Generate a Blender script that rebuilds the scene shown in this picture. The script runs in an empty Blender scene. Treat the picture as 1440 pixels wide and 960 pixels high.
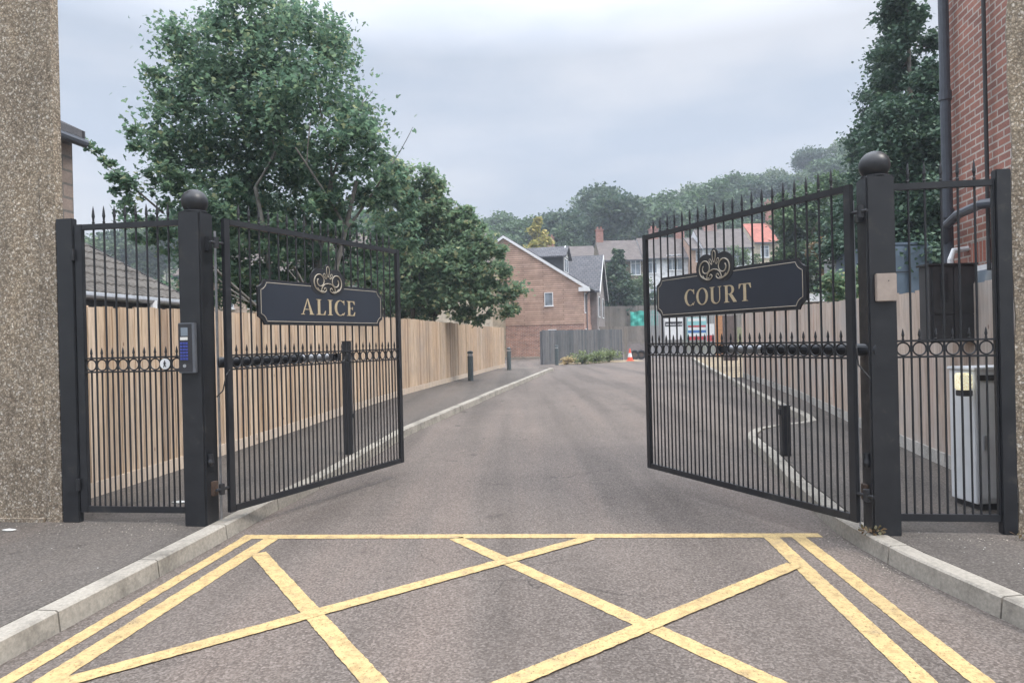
import bpy, bmesh, math, random
import numpy as np
from math import sin, cos, pi, radians as RAD
from mathutils import Vector, Matrix

S = bpy.context.scene
C = S.collection
# ------------------------------------------------------------------ camera, sky, sun, exposure
HC = 1.62
cam = bpy.data.objects.new('camera', bpy.data.cameras.new('camera')); C.objects.link(cam)
cam.data.lens = 24.0; cam.data.sensor_width = 36.0
cam.data.clip_start = 0.05; cam.data.clip_end = 3000
cam.location = (0, 0, HC)
cam.rotation_euler = (RAD(90 - 0.12), RAD(1.34), 0)
S.camera = cam
SUN_EL, SUN_AZ = RAD(54), RAD(118)          # azimuth clockwise from +Y
sd = bpy.data.lights.new('sun', 'SUN'); sd.energy = 1.5; sd.angle = RAD(14); sd.color = (1, .93, .84)
sun = bpy.data.objects.new('sun', sd); C.objects.link(sun)
sun.rotation_euler = Vector((sin(SUN_AZ)*cos(SUN_EL), cos(SUN_AZ)*cos(SUN_EL), sin(SUN_EL))).to_track_quat('Z', 'Y').to_euler()
W = bpy.data.worlds.new('World'); S.world = W; W.use_nodes = True
nt = W.node_tree; nt.nodes.clear()
def wn(t, **k):
    n = nt.nodes.new(t)
    for a, b in k.items(): setattr(n, a, b)
    return n
wo = wn('ShaderNodeOutputWorld'); bg = wn('ShaderNodeBackground'); bg.inputs['Strength'].default_value = 0.1
sky = wn('ShaderNodeTexSky', sky_type='NISHITA', sun_disc=False)
sky.sun_elevation = SUN_EL; sky.sun_rotation = SUN_AZ; sky.dust_density = 3
tc = wn('ShaderNodeTexCoord'); mp = wn('ShaderNodeMapping'); mp.inputs['Scale'].default_value = (1, 1, 3.2)
mp.inputs['Rotation'].default_value = (0.12, -0.1, 0.4)
nz = wn('ShaderNodeTexNoise'); nz.inputs['Scale'].default_value = 2.1; nz.inputs['Detail'].default_value = 5; nz.inputs['Roughness'].default_value = .5
cr = wn('ShaderNodeValToRGB')
cr.color_ramp.elements[0].position = .40; cr.color_ramp.elements[0].color = (2.85, 3.2, 3.75, 1)
cr.color_ramp.elements[1].position = .60; cr.color_ramp.elements[1].color = (4.1, 4.2, 4.45, 1)
sx = wn('ShaderNodeSeparateXYZ'); mr = wn('ShaderNodeMapRange'); mr.inputs['From Min'].default_value = .38; mr.inputs['From Max'].default_value = .95
mr.inputs['To Min'].default_value = 1; mr.inputs['To Max'].default_value = 7.0
ml = wn('ShaderNodeVectorMath', operation='SCALE'); mx = wn('ShaderNodeMix', data_type='RGBA'); mx.inputs[0].default_value = .93
L = nt.links.new
L(tc.outputs['Generated'], mp.inputs[0]); L(mp.outputs[0], nz.inputs['Vector']); L(nz.outputs[0], cr.inputs[0])
L(tc.outputs['Generated'], sx.inputs[0]); L(sx.outputs[2], mr.inputs['Value'])
L(cr.outputs[0], ml.inputs[0]); L(mr.outputs[0], ml.inputs['Scale'])
L(sky.outputs[0], mx.inputs[6]); L(ml.outputs[0], mx.inputs[7]); L(mx.outputs[2], bg.inputs[0]); L(bg.outputs[0], wo.inputs[0])
S.view_settings.view_transform = 'Standard'; S.view_settings.look = 'None'
S.view_settings.exposure = 0.85; S.view_settings.gamma = 1
S.render.engine = 'CYCLES'
try:
    S.cycles.use_denoising = True; S.cycles.volume_bounces = 0; S.cycles.max_bounces = 6
    S.cycles.transparent_max_bounces = 8; S.cycles.volume_step_rate = 4
except Exception: pass

rnd = random.Random(7)
F = 960.0; ROLL = RAD(1.34)
def sm(t): t = min(1, max(0, t)); return t*t*(3-2*t)
def gz(y): return .17*sm((y-6)/12)                       # the road climbs gently away from the gate
def terr(x, y):                                           # terrain
    z = gz(y)
    z += 2.2*sm((y-62)/2.5) + 3.8*sm((y-66)/18) + max(0, y-86)*.16 + sm((y-100)/30)*max(0, min(x, 110)-15)*.24
    return z
def ray(u, v):
    du, dv = u-720, v-480
    return (du*cos(ROLL)-dv*sin(ROLL))/F, (-du*sin(ROLL)-dv*cos(ROLL)-2)/F
def at(u, v, Y):
    x, z = ray(u, v); return Vector((x*Y, Y, HC+z*Y))
def uX(u, Y, v=470): return ray(u, v)[0]*Y

# ------------------------------------------------------------------ materials
MATS = {}
def newmat(name):
    m = bpy.data.materials.new(name); m.use_nodes = True; MATS[name] = m
    return m, m.node_tree, m.node_tree.nodes['Principled BSDF']
def N(t, ty, **k):
    n = t.nodes.new(ty)
    for a, b in k.items():
        if a in ('op',): n.operation = b
        elif hasattr(n, a): setattr(n, a, b)
    return n
def ramp(t, stops, interp='LINEAR'):
    n = t.nodes.new('ShaderNodeValToRGB'); r = n.color_ramp; r.interpolation = interp
    while len(r.elements) < len(stops): r.elements.new(.5)
    for e, (p, c) in zip(r.elements, stops): e.position = p; e.color = (*c, 1)
    return n
def coords(t, scale=(1, 1, 1), uv=False, obj=True):
    tcn = t.nodes.new('ShaderNodeTexCoord'); m = t.nodes.new('ShaderNodeMapping'); m.inputs['Scale'].default_value = scale
    t.links.new(tcn.outputs['UV' if uv else 'Object'], m.inputs[0]); return m.outputs[0]
def noise(t, vec, scale, detail=4, rough=.6):
    n = t.nodes.new('ShaderNodeTexNoise'); n.inputs['Scale'].default_value = scale; n.inputs['Detail'].default_value = detail
    n.inputs['Roughness'].default_value = rough; t.links.new(vec, n.inputs['Vector']); return n.outputs[0]
def mixc(t, fac, a, b, mode='MIX'):
    n = t.nodes.new('ShaderNodeMix'); n.data_type = 'RGBA'; n.blend_type = mode
    for i, v in ((0, fac), (6, a), (7, b)):
        if isinstance(v, (int, float)): n.inputs[i].default_value = v
        elif isinstance(v, tuple): n.inputs[i].default_value = (*v, 1)
        else: t.links.new(v, n.inputs[i])
    return n.outputs[2]
def bump(t, p, h, strength, dist=.01):
    b = t.nodes.new('ShaderNodeBump'); b.inputs['Strength'].default_value = strength; b.inputs['Distance'].default_value = dist
    t.links.new(h, b.inputs['Height']); t.links.new(b.outputs[0], p.inputs['Normal'])

def m_plain(name, col, rough=.6, metal=0, var=.25, scale=6, emit=0, spec=.5):
    m, t, p = newmat(name); v = coords(t)
    n = noise(t, v, scale, 5)
    r = ramp(t, [(.3, tuple(c*(1-var) for c in col)), (.7, tuple(min(1, c*(1+var)) for c in col))])
    t.links.new(n, r.inputs[0]); t.links.new(r.outputs[0], p.inputs['Base Color'])
    p.inputs['Roughness'].default_value = rough; p.inputs['Metallic'].default_value = metal
    p.inputs['Specular IOR Level'].default_value = spec
    if emit: t.links.new(r.outputs[0], p.inputs['Emission Color']); p.inputs['Emission Strength'].default_value = emit
    return m
black = m_plain('black_paint', (.022, .024, .029), .42, 0, .2, 9)
def dirty_paint():
    m, t, p = newmat('gate_paint'); v = coords(t)
    n = noise(t, v, 7, 6, .7)
    r = ramp(t, [(.35, (.013, .014, .017)), (.6, (.018, .019, .022)), (.78, (.05, .046, .04))]); t.links.new(n, r.inputs[0])
    t.links.new(r.outputs[0], p.inputs['Base Color'])
    rr = ramp(t, [(.3, (.32,)*3), (.75, (.6,)*3)]); t.links.new(n, rr.inputs[0]); t.links.new(rr.outputs[0], p.inputs['Roughness'])
    bump(t, p, noise(t, v, 180, 2), .08, .002); return m
gpaint = dirty_paint()
signblue = m_plain('sign_face', (.021, .026, .037), .35, 0, .1, 3)
gold = m_plain('gold_lettering', (.42, .34, .22), .5, 0, .12, 30)
goldline = m_plain('gold_line', (.34, .30, .235), .5, 0, .12, 30)
white = m_plain('white_paint', (.72, .73, .74), .5, 0, .06, 5)
plast = m_plain('white_plastic_frame', (.74, .75, .77), .35, 0, .05, 5)
galv = m_plain('galvanised_steel', (.42, .43, .45), .4, .6, .15, 20)
steel_d = m_plain('brushed_dark_steel', (.16, .17, .19), .4, .5, .1, 20)
darkgrey = m_plain('dark_cabinet_steel', (.045, .046, .05), .5, 0, .2, 6)
boxgrey = m_plain('enclosure_grey', (.70, .72, .74), .4, 0, .07, 4)
bluebox = m_plain('container_blue', (.10, .14, .19), .6, 0, .15, 2)
beige = m_plain('reader_beige', (.34, .28, .24), .5, 0, .1, 20)
bollard_m = m_plain('bollard_grey', (.075, .095, .10), .5, 0, .2, 8)
pipe_m = m_plain('pipe_grey', (.07, .08, .10), .4, 0, .15, 8)
rubber = m_plain('rubber', (.02, .02, .021), .8, 0, .3, 10)
orange = m_plain('cone_orange', (.75, .10, .05), .5, 0, .1, 10)
timber_o = m_plain('orange_timber', (.45, .22, .10), .7, 0, .2, 8)
netting = m_plain('green_net', (.05, .38, .32), .7, 0, .25, 1.2)
red = m_plain('red_panel', (.5, .07, .08), .5, 0, .1, 8)
teal = m_plain('teal_panel', (.25, .55, .58), .5, 0, .1, 8)
bluep = m_plain('blue_panel', (.06, .16, .42), .5, 0, .1, 8)
signblack = m_plain('sign_black', (.03, .03, .035), .5, 0, .1, 8)
keyblue = m_plain('keypad_blue', (.05, .07, .30), .4, 0, .2, 90)
glowm = m_plain('patchy_glow', (1, .80, .50), .3, 0, .45, 90, emit=.38)  # patchy warm colour that glows by itself, for the small box
bark = m_plain('bark', (.13, .115, .10), .9, 0, .35, 7)
bark_pale = m_plain('bark_pale', (.165, .155, .14), .9, 0, .35, 7)
litterm = m_plain('litter_white', (.6, .6, .57), .8, 0, .2, 40)
pebble = m_plain('pale_chips', (.40, .36, .30), .9, 0, .4, 30)
rustm = m_plain('rust_steel', (.09, .06, .045), .7, .2, .4, 30)

def m_glass(name='window_glass', col=(.10, .12, .14)):
    m, t, p = newmat(name); v = coords(t); n = noise(t, v, 1.3, 2)
    r = ramp(t, [(.35, col), (.7, tuple(c*2.6 for c in col))]); t.links.new(n, r.inputs[0]); t.links.new(r.outputs[0], p.inputs['Base Color'])
    p.inputs['Roughness'].default_value = .06; p.inputs['Specular IOR Level'].default_value = .8; return m
glass = m_glass()

def m_asphalt(name, base, chip, patch=.25, tint=(1, .95, .93)):
    m, t, p = newmat(name); v = coords(t)
    big = noise(t, v, .55, 5, .65); fine = noise(t, v, 60, 3, .7)
    vo = t.nodes.new('ShaderNodeTexVoronoi'); vo.inputs['Scale'].default_value = 85; t.links.new(v, vo.inputs['Vector'])
    vor = ramp(t, [(.0, (1, 1, 1)), (.35, (0, 0, 0))]); t.links.new(vo.outputs['Distance'], vor.inputs[0])
    r1 = ramp(t, [(.25, tuple(b*(1-patch)*c for b, c in zip(base, tint))), (.55, tuple(b*c for b, c in zip(base, tint))), (.8, tuple(b*(1+patch)*c for b, c in zip(base, tint)))])
    t.links.new(big, r1.inputs[0])
    vc = ramp(t, [(.3, (.0,)*3), (.95, (.75,)*3)]); t.links.new(vo.outputs['Color'], vc.inputs[0])
    c = mixc(t, vc.outputs[0], r1.outputs[0], chip)
    f2 = ramp(t, [(.35, (.68,)*3), (.65, (1.22,)*3)]); t.links.new(fine, f2.inputs[0])
    c = mixc(t, 1.0, c, f2.outputs[0], 'MULTIPLY')
    # dark oil spots and pale stains
    sp = noise(t, v, 3.1, 3, .5); sr = ramp(t, [(.24, (.55,)*3), (.33, (1,)*3), (.70, (1,)*3), (.82, (1.25,)*3)]); t.links.new(sp, sr.inputs[0])
    c = mixc(t, 1.0, c, sr.outputs[0], 'MULTIPLY')
    wl_ = noise(t, coords(t, (1.5, .10, 1)), 1.0, 3, .5); wr_ = ramp(t, [(.36, (.80, .80, .80)), (.5, (1,)*3), (.66, (1.16, 1.12, 1.10))]); t.links.new(wl_, wr_.inputs[0])
    c = mixc(t, 1.0, c, wr_.outputs[0], 'MULTIPLY')
    cv = t.nodes.new('ShaderNodeTexVoronoi'); cv.feature = 'DISTANCE_TO_EDGE'; cv.inputs['Scale'].default_value = .62
    av = N(t, 'ShaderNodeVectorMath'); av.operation = 'MULTIPLY_ADD'; av.inputs[1].default_value = (.5,)*3; nv = t.nodes.new('ShaderNodeTexNoise'); nv.inputs['Scale'].default_value = 2.2; nv.inputs['Detail'].default_value = 5
    t.links.new(v, nv.inputs['Vector']); t.links.new(nv.outputs[1], av.inputs[0]); t.links.new(v, av.inputs[2]); t.links.new(av.outputs[0], cv.inputs['Vector'])
    cm = noise(t, v, .35, 2, .5); cmr = ramp(t, [(.50, (1,)*3), (.58, (0,)*3)]); t.links.new(cm, cmr.inputs[0])
    ck = ramp(t, [(.0, (.5,)*3), (.006, (1,)*3)]); t.links.new(cv.outputs['Distance'], ck.inputs[0])
    c = mixc(t, 1.0, c, mixc(t, cmr.outputs[0], ck.outputs[0], (1., 1., 1.)), 'MULTIPLY')
    t.links.new(c, p.inputs['Base Color']); p.inputs['Roughness'].default_value = .88; p.inputs['Specular IOR Level'].default_value = .3
    bump(t, p, vo.outputs['Distance'], .5, .006); return m
road_m = m_asphalt('road_asphalt', (.108, .094, .083), (.22, .19, .17))
pave_m = m_asphalt('pavement_asphalt', (.088, .077, .068), (.17, .15, .135), .22, (1, 1, 1))
ground_m = m_asphalt('garden_ground', (.09, .085, .05), (.13, .15, .07), .4, (1, 1, .9))

def m_concrete(name, col):
    m, t, p = newmat(name); v = coords(t)
    a = noise(t, v, 2.3, 6, .7); b = noise(t, v, 40, 3, .7)
    r = ramp(t, [(.3, tuple(c*.5 for c in col)), (.5, col), (.8, tuple(c*1.25 for c in col))]); t.links.new(a, r.inputs[0])
    r2 = ramp(t, [(.3, (.75,)*3), (.7, (1.15,)*3)]); t.links.new(b, r2.inputs[0])
    t.links.new(mixc(t, 1., r.outputs[0], r2.outputs[0], 'MULTIPLY'), p.inputs['Base Color'])
    p.inputs['Roughness'].default_value = .9; bump(t, p, b, .4, .004); return m
kerb_m = m_concrete('kerb_concrete', (.30, .275, .235))
render_cream = m_concrete('cream_render', (.52, .45, .35))
render_white = m_concrete('white_render', (.74, .75, .78))
render_tan = m_concrete('pebbledash_tan', (.33, .27, .19))
render_peach = m_concrete('peach_render', (.50, .33, .24))

def m_yellow():
    m, t, p = newmat('road_marking_yellow'); v = coords(t)
    a = noise(t, v, 5, 6, .75); b = noise(t, v, 70, 3, .8)
    r = ramp(t, [(.3, (.28, .21, .12)), (.46, (.47, .34, .155)), (.75, (.53, .39, .18))]); t.links.new(a, r.inputs[0])
    w = ramp(t, [(.33, (.25, .23, .22)), (.44, (1, 1, 1))]); t.links.new(b, w.inputs[0])
    ty = noise(t, coords(t, (1.3, .35, 1)), 1.6, 5, .65); tr_ = ramp(t, [(.34, (.22, .20, .19)), (.5, (0, 0, 0))]); t.links.new(ty, tr_.inputs[0])
    c = mixc(t, 1., r.outputs[0], w.outputs[0], 'MULTIPLY')
    c = mixc(t, tr_.outputs[0], c, (.10, .09, .08)); n3 = noise(t, v, 14, 5, .8); r3 = ramp(t, [(.38, (.72, .70, .68)), (.52, (1, 1, 1))]); t.links.new(n3, r3.inputs[0])
    t.links.new(mixc(t, 1., c, r3.outputs[0], 'MULTIPLY'), p.inputs['Base Color'])
    p.inputs['Roughness'].default_value = .8; bump(t, p, b, .3, .004); return m
yellow_m = m_yellow()

def m_roughcast(name, cols, scale=55, bs=1.0):
    m, t, p = newmat(name); v = coords(t)
    vo = t.nodes.new('ShaderNodeTexVoronoi'); vo.inputs['Scale'].default_value = scale; vo.inputs['Randomness'].default_value = 1
    nv = t.nodes.new('ShaderNodeTexNoise'); nv.inputs['Scale'].default_value = 20; t.links.new(v, nv.inputs['Vector'])
    ad = N(t, 'ShaderNodeVectorMath'); ad.operation = 'MULTIPLY_ADD'; ad.inputs[1].default_value = (.05,)*3
    t.links.new(nv.outputs[1], ad.inputs[0]); t.links.new(v, ad.inputs[2]); t.links.new(ad.outputs[0], vo.inputs['Vector'])
    se = t.nodes.new('ShaderNodeSeparateColor'); t.links.new(vo.outputs['Color'], se.inputs[0])
    r = ramp(t, cols); t.links.new(se.outputs[0], r.inputs[0])
    big = noise(t, coords(t, (1.6, 1.6, .55)), 1.3, 7, .68); rb = ramp(t, [(.32, (.66, .64, .62)), (.5, (.97, .96, .94)), (.68, (1.22, 1.17, 1.08))]); t.links.new(big, rb.inputs[0])
    c = mixc(t, 1., r.outputs[0], rb.outputs[0], 'MULTIPLY')
    ed = ramp(t, [(.15, (1,)*3), (.6, (.45,)*3)]); t.links.new(vo.outputs['Distance'], ed.inputs[0])
    t.links.new(mixc(t, 1., c, ed.outputs[0], 'MULTIPLY'), p.inputs['Base Color'])
    p.inputs['Roughness'].default_value = .9; bump(t, p, vo.outputs['Distance'], -bs, .02); return m
roughcast = m_roughcast('roughcast_stone_chips', [(.0, (.24, .19, .14)), (.3, (.34, .275, .205)), (.6, (.43, .355, .27)), (.85, (.52, .45, .36)), (1, (.74, .68, .60))], 62, .8)
pebbles_m = m_roughcast('pebbledash_far', [(.0, (.20, .15, .10)), (.6, (.30, .24, .17)), (1, (.42, .36, .28))], 12, .3)
gravel_m = m_roughcast('gravel_sandy', [(.0, (.25, .18, .11)), (.5, (.42, .33, .21)), (1, (.60, .50, .36))], 18, 1)

def m_brick(name, c1, c2, mortar, bw=.225, rh=.075, mort=.010, bmp=.6, var=.3, sc=1.0):
    m, t, p = newmat(name); v = coords(t, (sc, sc, sc), uv=True)
    b = t.nodes.new('ShaderNodeTexBrick'); b.inputs['Scale'].default_value = 1; b.inputs['Brick Width'].default_value = bw
    b.inputs['Row Height'].default_value = rh; b.inputs['Mortar Size'].default_value = mort; b.inputs['Mortar Smooth'].default_value = .3
    b.inputs['Color1'].default_value = (*c1, 1); b.inputs['Color2'].default_value = (*c2, 1); b.inputs['Mortar'].default_value = (*mortar, 1)
    b.inputs['Bias'].default_value = -.1; t.links.new(v, b.inputs['Vector'])
    n = noise(t, v, 1.2, 6, .7); r = ramp(t, [(.3, (1-var,)*3), (.7, (1+var,)*3)]); t.links.new(n, r.inputs[0])
    f = noise(t, v, 45, 3, .7); r2 = ramp(t, [(.3, (.8,)*3), (.7, (1.15,)*3)]); t.links.new(f, r2.inputs[0])
    c = mixc(t, 1., b.outputs['Color'], r.outputs[0], 'MULTIPLY'); c = mixc(t, 1., c, r2.outputs[0], 'MULTIPLY')
    t.links.new(c, p.inputs['Base Color']); p.inputs['Roughness'].default_value = .88
    bump(t, p, b.outputs['Fac'], -bmp, .012); return m
brick_red = m_brick('red_brick', (.36, .165, .125), (.24, .115, .095), (.46, .42, .38))
brick_grey = m_brick('weathered_brick', (.24, .19, .16), (.19, .15, .13), (.13, .12, .11), .3, .15, .016)
brick_house = m_brick('brown_brick', (.40, .19, .13), (.22, .10, .08), (.46, .41, .36), .28, .10, .014)
brick_dim = m_brick('grey_brick', (.19, .17, .17), (.24, .20, .19), (.28, .26, .25))
cladding = m_brick('timber_cladding', (.52, .36, .28), (.40, .265, .20), (.22, .14, .11), 3.1, .16, .022, 1.)
clad_pale = m_brick('pale_cladding', (.55, .43, .35), (.47, .36, .30), (.26, .19, .15), 4, .16, .015, 1.)
soldier = m_brick('soldier_brick', (.36, .13, .09), (.28, .10, .07), (.33, .30, .27), .075, .23, .010)
tile_grey = m_brick('grey_roof_tile', (.115, .115, .125), (.085, .087, .098), (.03, .03, .035), .33, .30, .022, 1.)
tile_brown = m_brick('brown_roof_tile', (.15, .125, .115), (.12, .10, .095), (.05, .045, .04), .25, .16, .015, .6)
tile_red = m_brick('red_roof_tile', (.42, .15, .11), (.35, .12, .09), (.18, .07, .05), .25, .16, .015, .6)

def m_fence(name, stops, weather=(.30, .27, .25), wf=.35):
    m, t, p = newmat(name); v = coords(t)
    g = t.nodes.new('ShaderNodeNewGeometry'); r = ramp(t, stops); t.links.new(g.outputs['Random Per Island'], r.inputs[0])
    st = coords(t, (1, 1, .055)); n = noise(t, st, 38, 5, .7)
    rr = ramp(t, [(.3, (.62, .58, .55)), (.55, (1,)*3), (.75, (1.18,)*3)]); t.links.new(n, rr.inputs[0])
    c = mixc(t, 1., r.outputs[0], rr.outputs[0], 'MULTIPLY')
    k = t.nodes.new('ShaderNodeTexVoronoi'); k.inputs['Scale'].default_value = 5.5; kv = coords(t, (1, 1, .45)); t.links.new(kv, k.inputs['Vector'])
    kr = ramp(t, [(.035, (.35, .25, .2)), (.075, (1,)*3)]); t.links.new(k.outputs['Distance'], kr.inputs[0])
    c = mixc(t, 1., c, kr.outputs[0], 'MULTIPLY')
    b = noise(t, v, .8, 4, .7); br = ramp(t, [(.42, (0,)*3), (.75, (wf*1.6,)*3)]); t.links.new(b, br.inputs[0])
    c = mixc(t, br.outputs[0], c, weather)
    t.links.new(c, p.inputs['Base Color']); p.inputs['Roughness'].default_value = .85; p.inputs['Specular IOR Level'].default_value = .2
    bump(t, p, n, .35, .004); return m
fence_tan = m_fence('tan_fence_wood', [(0, (.34, .24, .165)), (.1, (.46, .34, .235)), (.35, (.57, .435, .31)), (.7, (.63, .50, .37)), (.88, (.54, .39, .27)), (1, (.68, .56, .44))])
fence_pale = m_fence('pale_fence_wood', [(0, (0.403, 0.314, 0.258)), (.4, (0.504, 0.414, 0.347)), (.75, (0.560, 0.470, 0.403)), (1, (0.482, 0.347, 0.280))], (0.403, 0.392, 0.381), .5)
fence_grey = m_fence('grey_fence_wood', [(0, (.10, .11, .12)), (.5, (.14, .145, .155)), (1, (.18, .18, .185))], (.17, .17, .175), .3)
fence_dull = m_fence('dull_fence_wood', [(0, (.19, .17, .15)), (.5, (.24, .215, .19)), (1, (.28, .25, .22))], (.2, .2, .2), .3)
gboard = m_fence('gravel_board_wood', [(0, (.52, .42, .33)), (1, (.60, .50, .40))], (.4, .36, .32), .4)
gconc = m_concrete('gravel_board_concrete', (.42, .40, .37))

def m_leaf(name, cols, trans=.5, rough=.55):
    m, t, p = newmat(name)
    g = t.nodes.new('ShaderNodeNewGeometry'); r = ramp(t, cols); t.links.new(g.outputs['Random Per Island'], r.inputs[0])
    t.links.new(r.outputs[0], p.inputs['Base Color']); p.inputs['Roughness'].default_value = rough; p.inputs['Specular IOR Level'].default_value = .35
    tr = t.nodes.new('ShaderNodeBsdfTranslucent'); hs = t.nodes.new('ShaderNodeHueSaturation'); hs.inputs['Value'].default_value = 1.9
    t.links.new(r.outputs[0], hs.inputs['Color']); t.links.new(hs.outputs[0], tr.inputs[0])
    ms = t.nodes.new('ShaderNodeMixShader'); ms.inputs[0].default_value = trans
    out = t.nodes['Material Output']; t.links.new(p.outputs[0], ms.inputs[1]); t.links.new(tr.outputs[0], ms.inputs[2]); t.links.new(ms.outputs[0], out.inputs[0]); return m
leaf_syc = m_leaf('sycamore_leaf', [(0, (.045, .085, .06)), (.4, (.085, .145, .095)), (.8, (.12, .19, .115)), (.95, (.17, .23, .13)), (1, (.26, .27, .15))])
leaf_mid = m_leaf('mid_green_leaf', [(0, (.07, .12, .075)), (.5, (.12, .185, .11)), (.85, (.17, .235, .135)), (1, (.30, .28, .16))])
leaf_far = m_leaf('wood_leaf', [(0, (0.042, 0.084, 0.042)), (.5, (0.066, 0.120, 0.054)), (1, (0.108, 0.168, 0.072))], .2)
leaf_far2 = m_leaf('wood_leaf_light', [(0, (0.060, 0.102, 0.048)), (.5, (0.096, 0.150, 0.066)), (1, (0.144, 0.192, 0.084))], .2)
leaf_far3 = m_leaf('wood_leaf_dark', [(0, (0.031, 0.069, 0.044)), (.5, (0.050, 0.094, 0.050)), (1, (0.088, 0.125, 0.062))], .2)
leaf_con = m_leaf('conifer_leaf', [(0, (0.038, 0.075, 0.053)), (.6, (0.060, 0.112, 0.075)), (1, (0.105, 0.165, 0.098))], .15)
leaf_yel = m_leaf('golden_leaf', [(0, (.16, .18, .06)), (.5, (.30, .28, .08)), (1, (.42, .34, .10))], .25)
leaf_shrub = m_leaf('shrub_leaf', [(0, (.10, .14, .06)), (.5, (.16, .20, .09)), (1, (.24, .27, .13))], .25)
leaf_rust = m_leaf('rust_leaf', [(0, (.12, .07, .04)), (.5, (.10, .10, .05)), (1, (.22, .13, .07))], .2)

# ------------------------------------------------------------------ mesh helpers
def tag(o, label=None, cat=None, group=None, kind=None):
    if label: o['label'] = label
    if cat: o['category'] = cat
    if group: o['group'] = group
    if kind: o['kind'] = kind
    return o
def thing(name, label, cat, loc=(0, 0, 0), rz=0, group=None):
    o = bpy.data.objects.new(name, None); C.objects.link(o); o.empty_display_size = .3
    o.location = loc; o.rotation_euler = (0, 0, rz); return tag(o, label, cat, group)
def copy_tree(o, parent=None):
    c = o.copy(); C.objects.link(c); c.parent = parent
    for ch in list(o.children): copy_tree(ch, c)
    return c
class MB:
    def __init__(s): s.v = []; s.f = []
    def add(s, vs, fs, M=None):
        b = len(s.v)
        s.v += [tuple(M @ Vector(p)) if M else tuple(p) for p in vs]
        s.f += [tuple(b+i for i in f) for f in fs]; return s
    def box(s, x0, x1, y0, y1, z0, z1, M=None):
        vs = [(x0, y0, z0), (x1, y0, z0), (x1, y1, z0), (x0, y1, z0), (x0, y0, z1), (x1, y0, z1), (x1, y1, z1), (x0, y1, z1)]
        return s.add(vs, [(0, 3, 2, 1), (4, 5, 6, 7), (0, 1, 5, 4), (1, 2, 6, 5), (2, 3, 7, 6), (3, 0, 4, 7)], M)
    def prism(s, poly, y0, y1, M=None):            # poly in (x,z) counter-clockwise seen from -y
        n = len(poly)
        vs = [(x, y0, z) for x, z in poly]+[(x, y1, z) for x, z in poly]
        fs = [tuple(range(n)), tuple(range(2*n-1, n-1, -1))]+[(i+n, (i+1) % n+n, (i+1) % n, i) for i in range(n)]
        return s.add(vs, fs, M)
    def tube(s, pts, r, n=8, cap=True):
        pts = [Vector(p) for p in pts]; rs = r if isinstance(r, (list, tuple)) else [r]*len(pts)
        b = len(s.v); up = None
        for i, p in enumerate(pts):
            d = (pts[min(i+1, len(pts)-1)]-pts[max(i-1, 0)]).normalized()
            if up is None: up = Vector((0, 0, 1)) if abs(d.z) < .9 else Vector((1, 0, 0))
            a = d.cross(up).normalized(); c = a.cross(d).normalized(); up = c
            for k in range(n):
                w = 2*pi*k/n; s.v.append(tuple(p+(a*cos(w)+c*sin(w))*rs[i]))
        for i in range(len(pts)-1):
            for k in range(n):
                k2 = (k+1) % n; s.f.append((b+i*n+k, b+(i+1)*n+k, b+(i+1)*n+k2, b+i*n+k2))
        if cap:
            s.f.append(tuple(b+k for k in range(n))); s.f.append(tuple(b+(len(pts)-1)*n+k for k in range(n-1, -1, -1)))
        return s
    def lathe(s, prof, n=20, M=None):              # prof [(r,z)]
        vs = []; fs = []
        for r, z in prof:
            for k in range(n): vs.append((r*cos(2*pi*k/n), r*sin(2*pi*k/n), z))
        for i in range(len(prof)-1):
            for k in range(n):
                k2 = (k+1) % n; fs.append((i*n+k, i*n+k2, (i+1)*n+k2, (i+1)*n+k))
        fs.append(tuple(range(n-1, -1, -1))); fs.append(tuple((len(prof)-1)*n+k for k in range(n)))
        return s.add(vs, fs, M)
    def mesh(s, name, mat, smooth=False, bevel=0):
        me = bpy.data.meshes.new(name); me.from_pydata(s.v, [], s.f); me.materials.append(mat)
        bm = bmesh.new(); bm.from_mesh(me)
        bmesh.ops.recalc_face_normals(bm, faces=bm.faces)
        if bevel: bmesh.ops.bevel(bm, geom=[e for e in bm.edges if e.is_manifold and e.calc_face_angle(0) > .6], offset=bevel, segments=2, affect='EDGES', clamp_overlap=True)
        bm.to_mesh(me); bm.free()
        if smooth:
            for p in me.polygons: p.use_smooth = True
        boxuv(me); me.update(); return me
    def build(s, name, mat, parent=None, smooth=False, bevel=0):
        o = bpy.data.objects.new(name, s.mesh(name, mat, smooth, bevel)); C.objects.link(o); o.parent = parent; return o
def boxuv(me):
    if not me.polygons or len(me.polygons) > 60000: return
    uv = me.uv_layers.new(name='uv')
    for p in me.polygons:
        n = p.normal; z = Vector((0, 0, 1))
        if abs(n.z) > .97: a, b = Vector((1, 0, 0)), Vector((0, 1, 0))
        else: a = z.cross(n).normalized(); b = n.cross(a).normalized()
        for li in p.loop_indices:
            c = me.vertices[me.loops[li].vertex_index].co; uv.data[li].uv = (c.dot(a), c.dot(b))
def single(name, mb, mat, label, cat, group=None, **k): return tag(mb.build(name, mat, **k), label, cat, group)
def struct(name, mb, mat, **k): return tag(mb.build(name, mat, **k), kind='structure')
def grid(xs_of, ys, zf, mat, name, nx=2):
    vs = []; fs = []
    for y in ys:
        x0, x1 = xs_of(y)
        for i in range(nx): x = x0+(x1-x0)*i/(nx-1); vs.append((x, y, zf(x, y)))
    for j in range(len(ys)-1):
        for i in range(nx-1): a = j*nx+i; fs.append((a, a+1, a+1+nx, a+nx))
    return struct(name, MB().add(vs, fs), mat, smooth=True)
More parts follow.
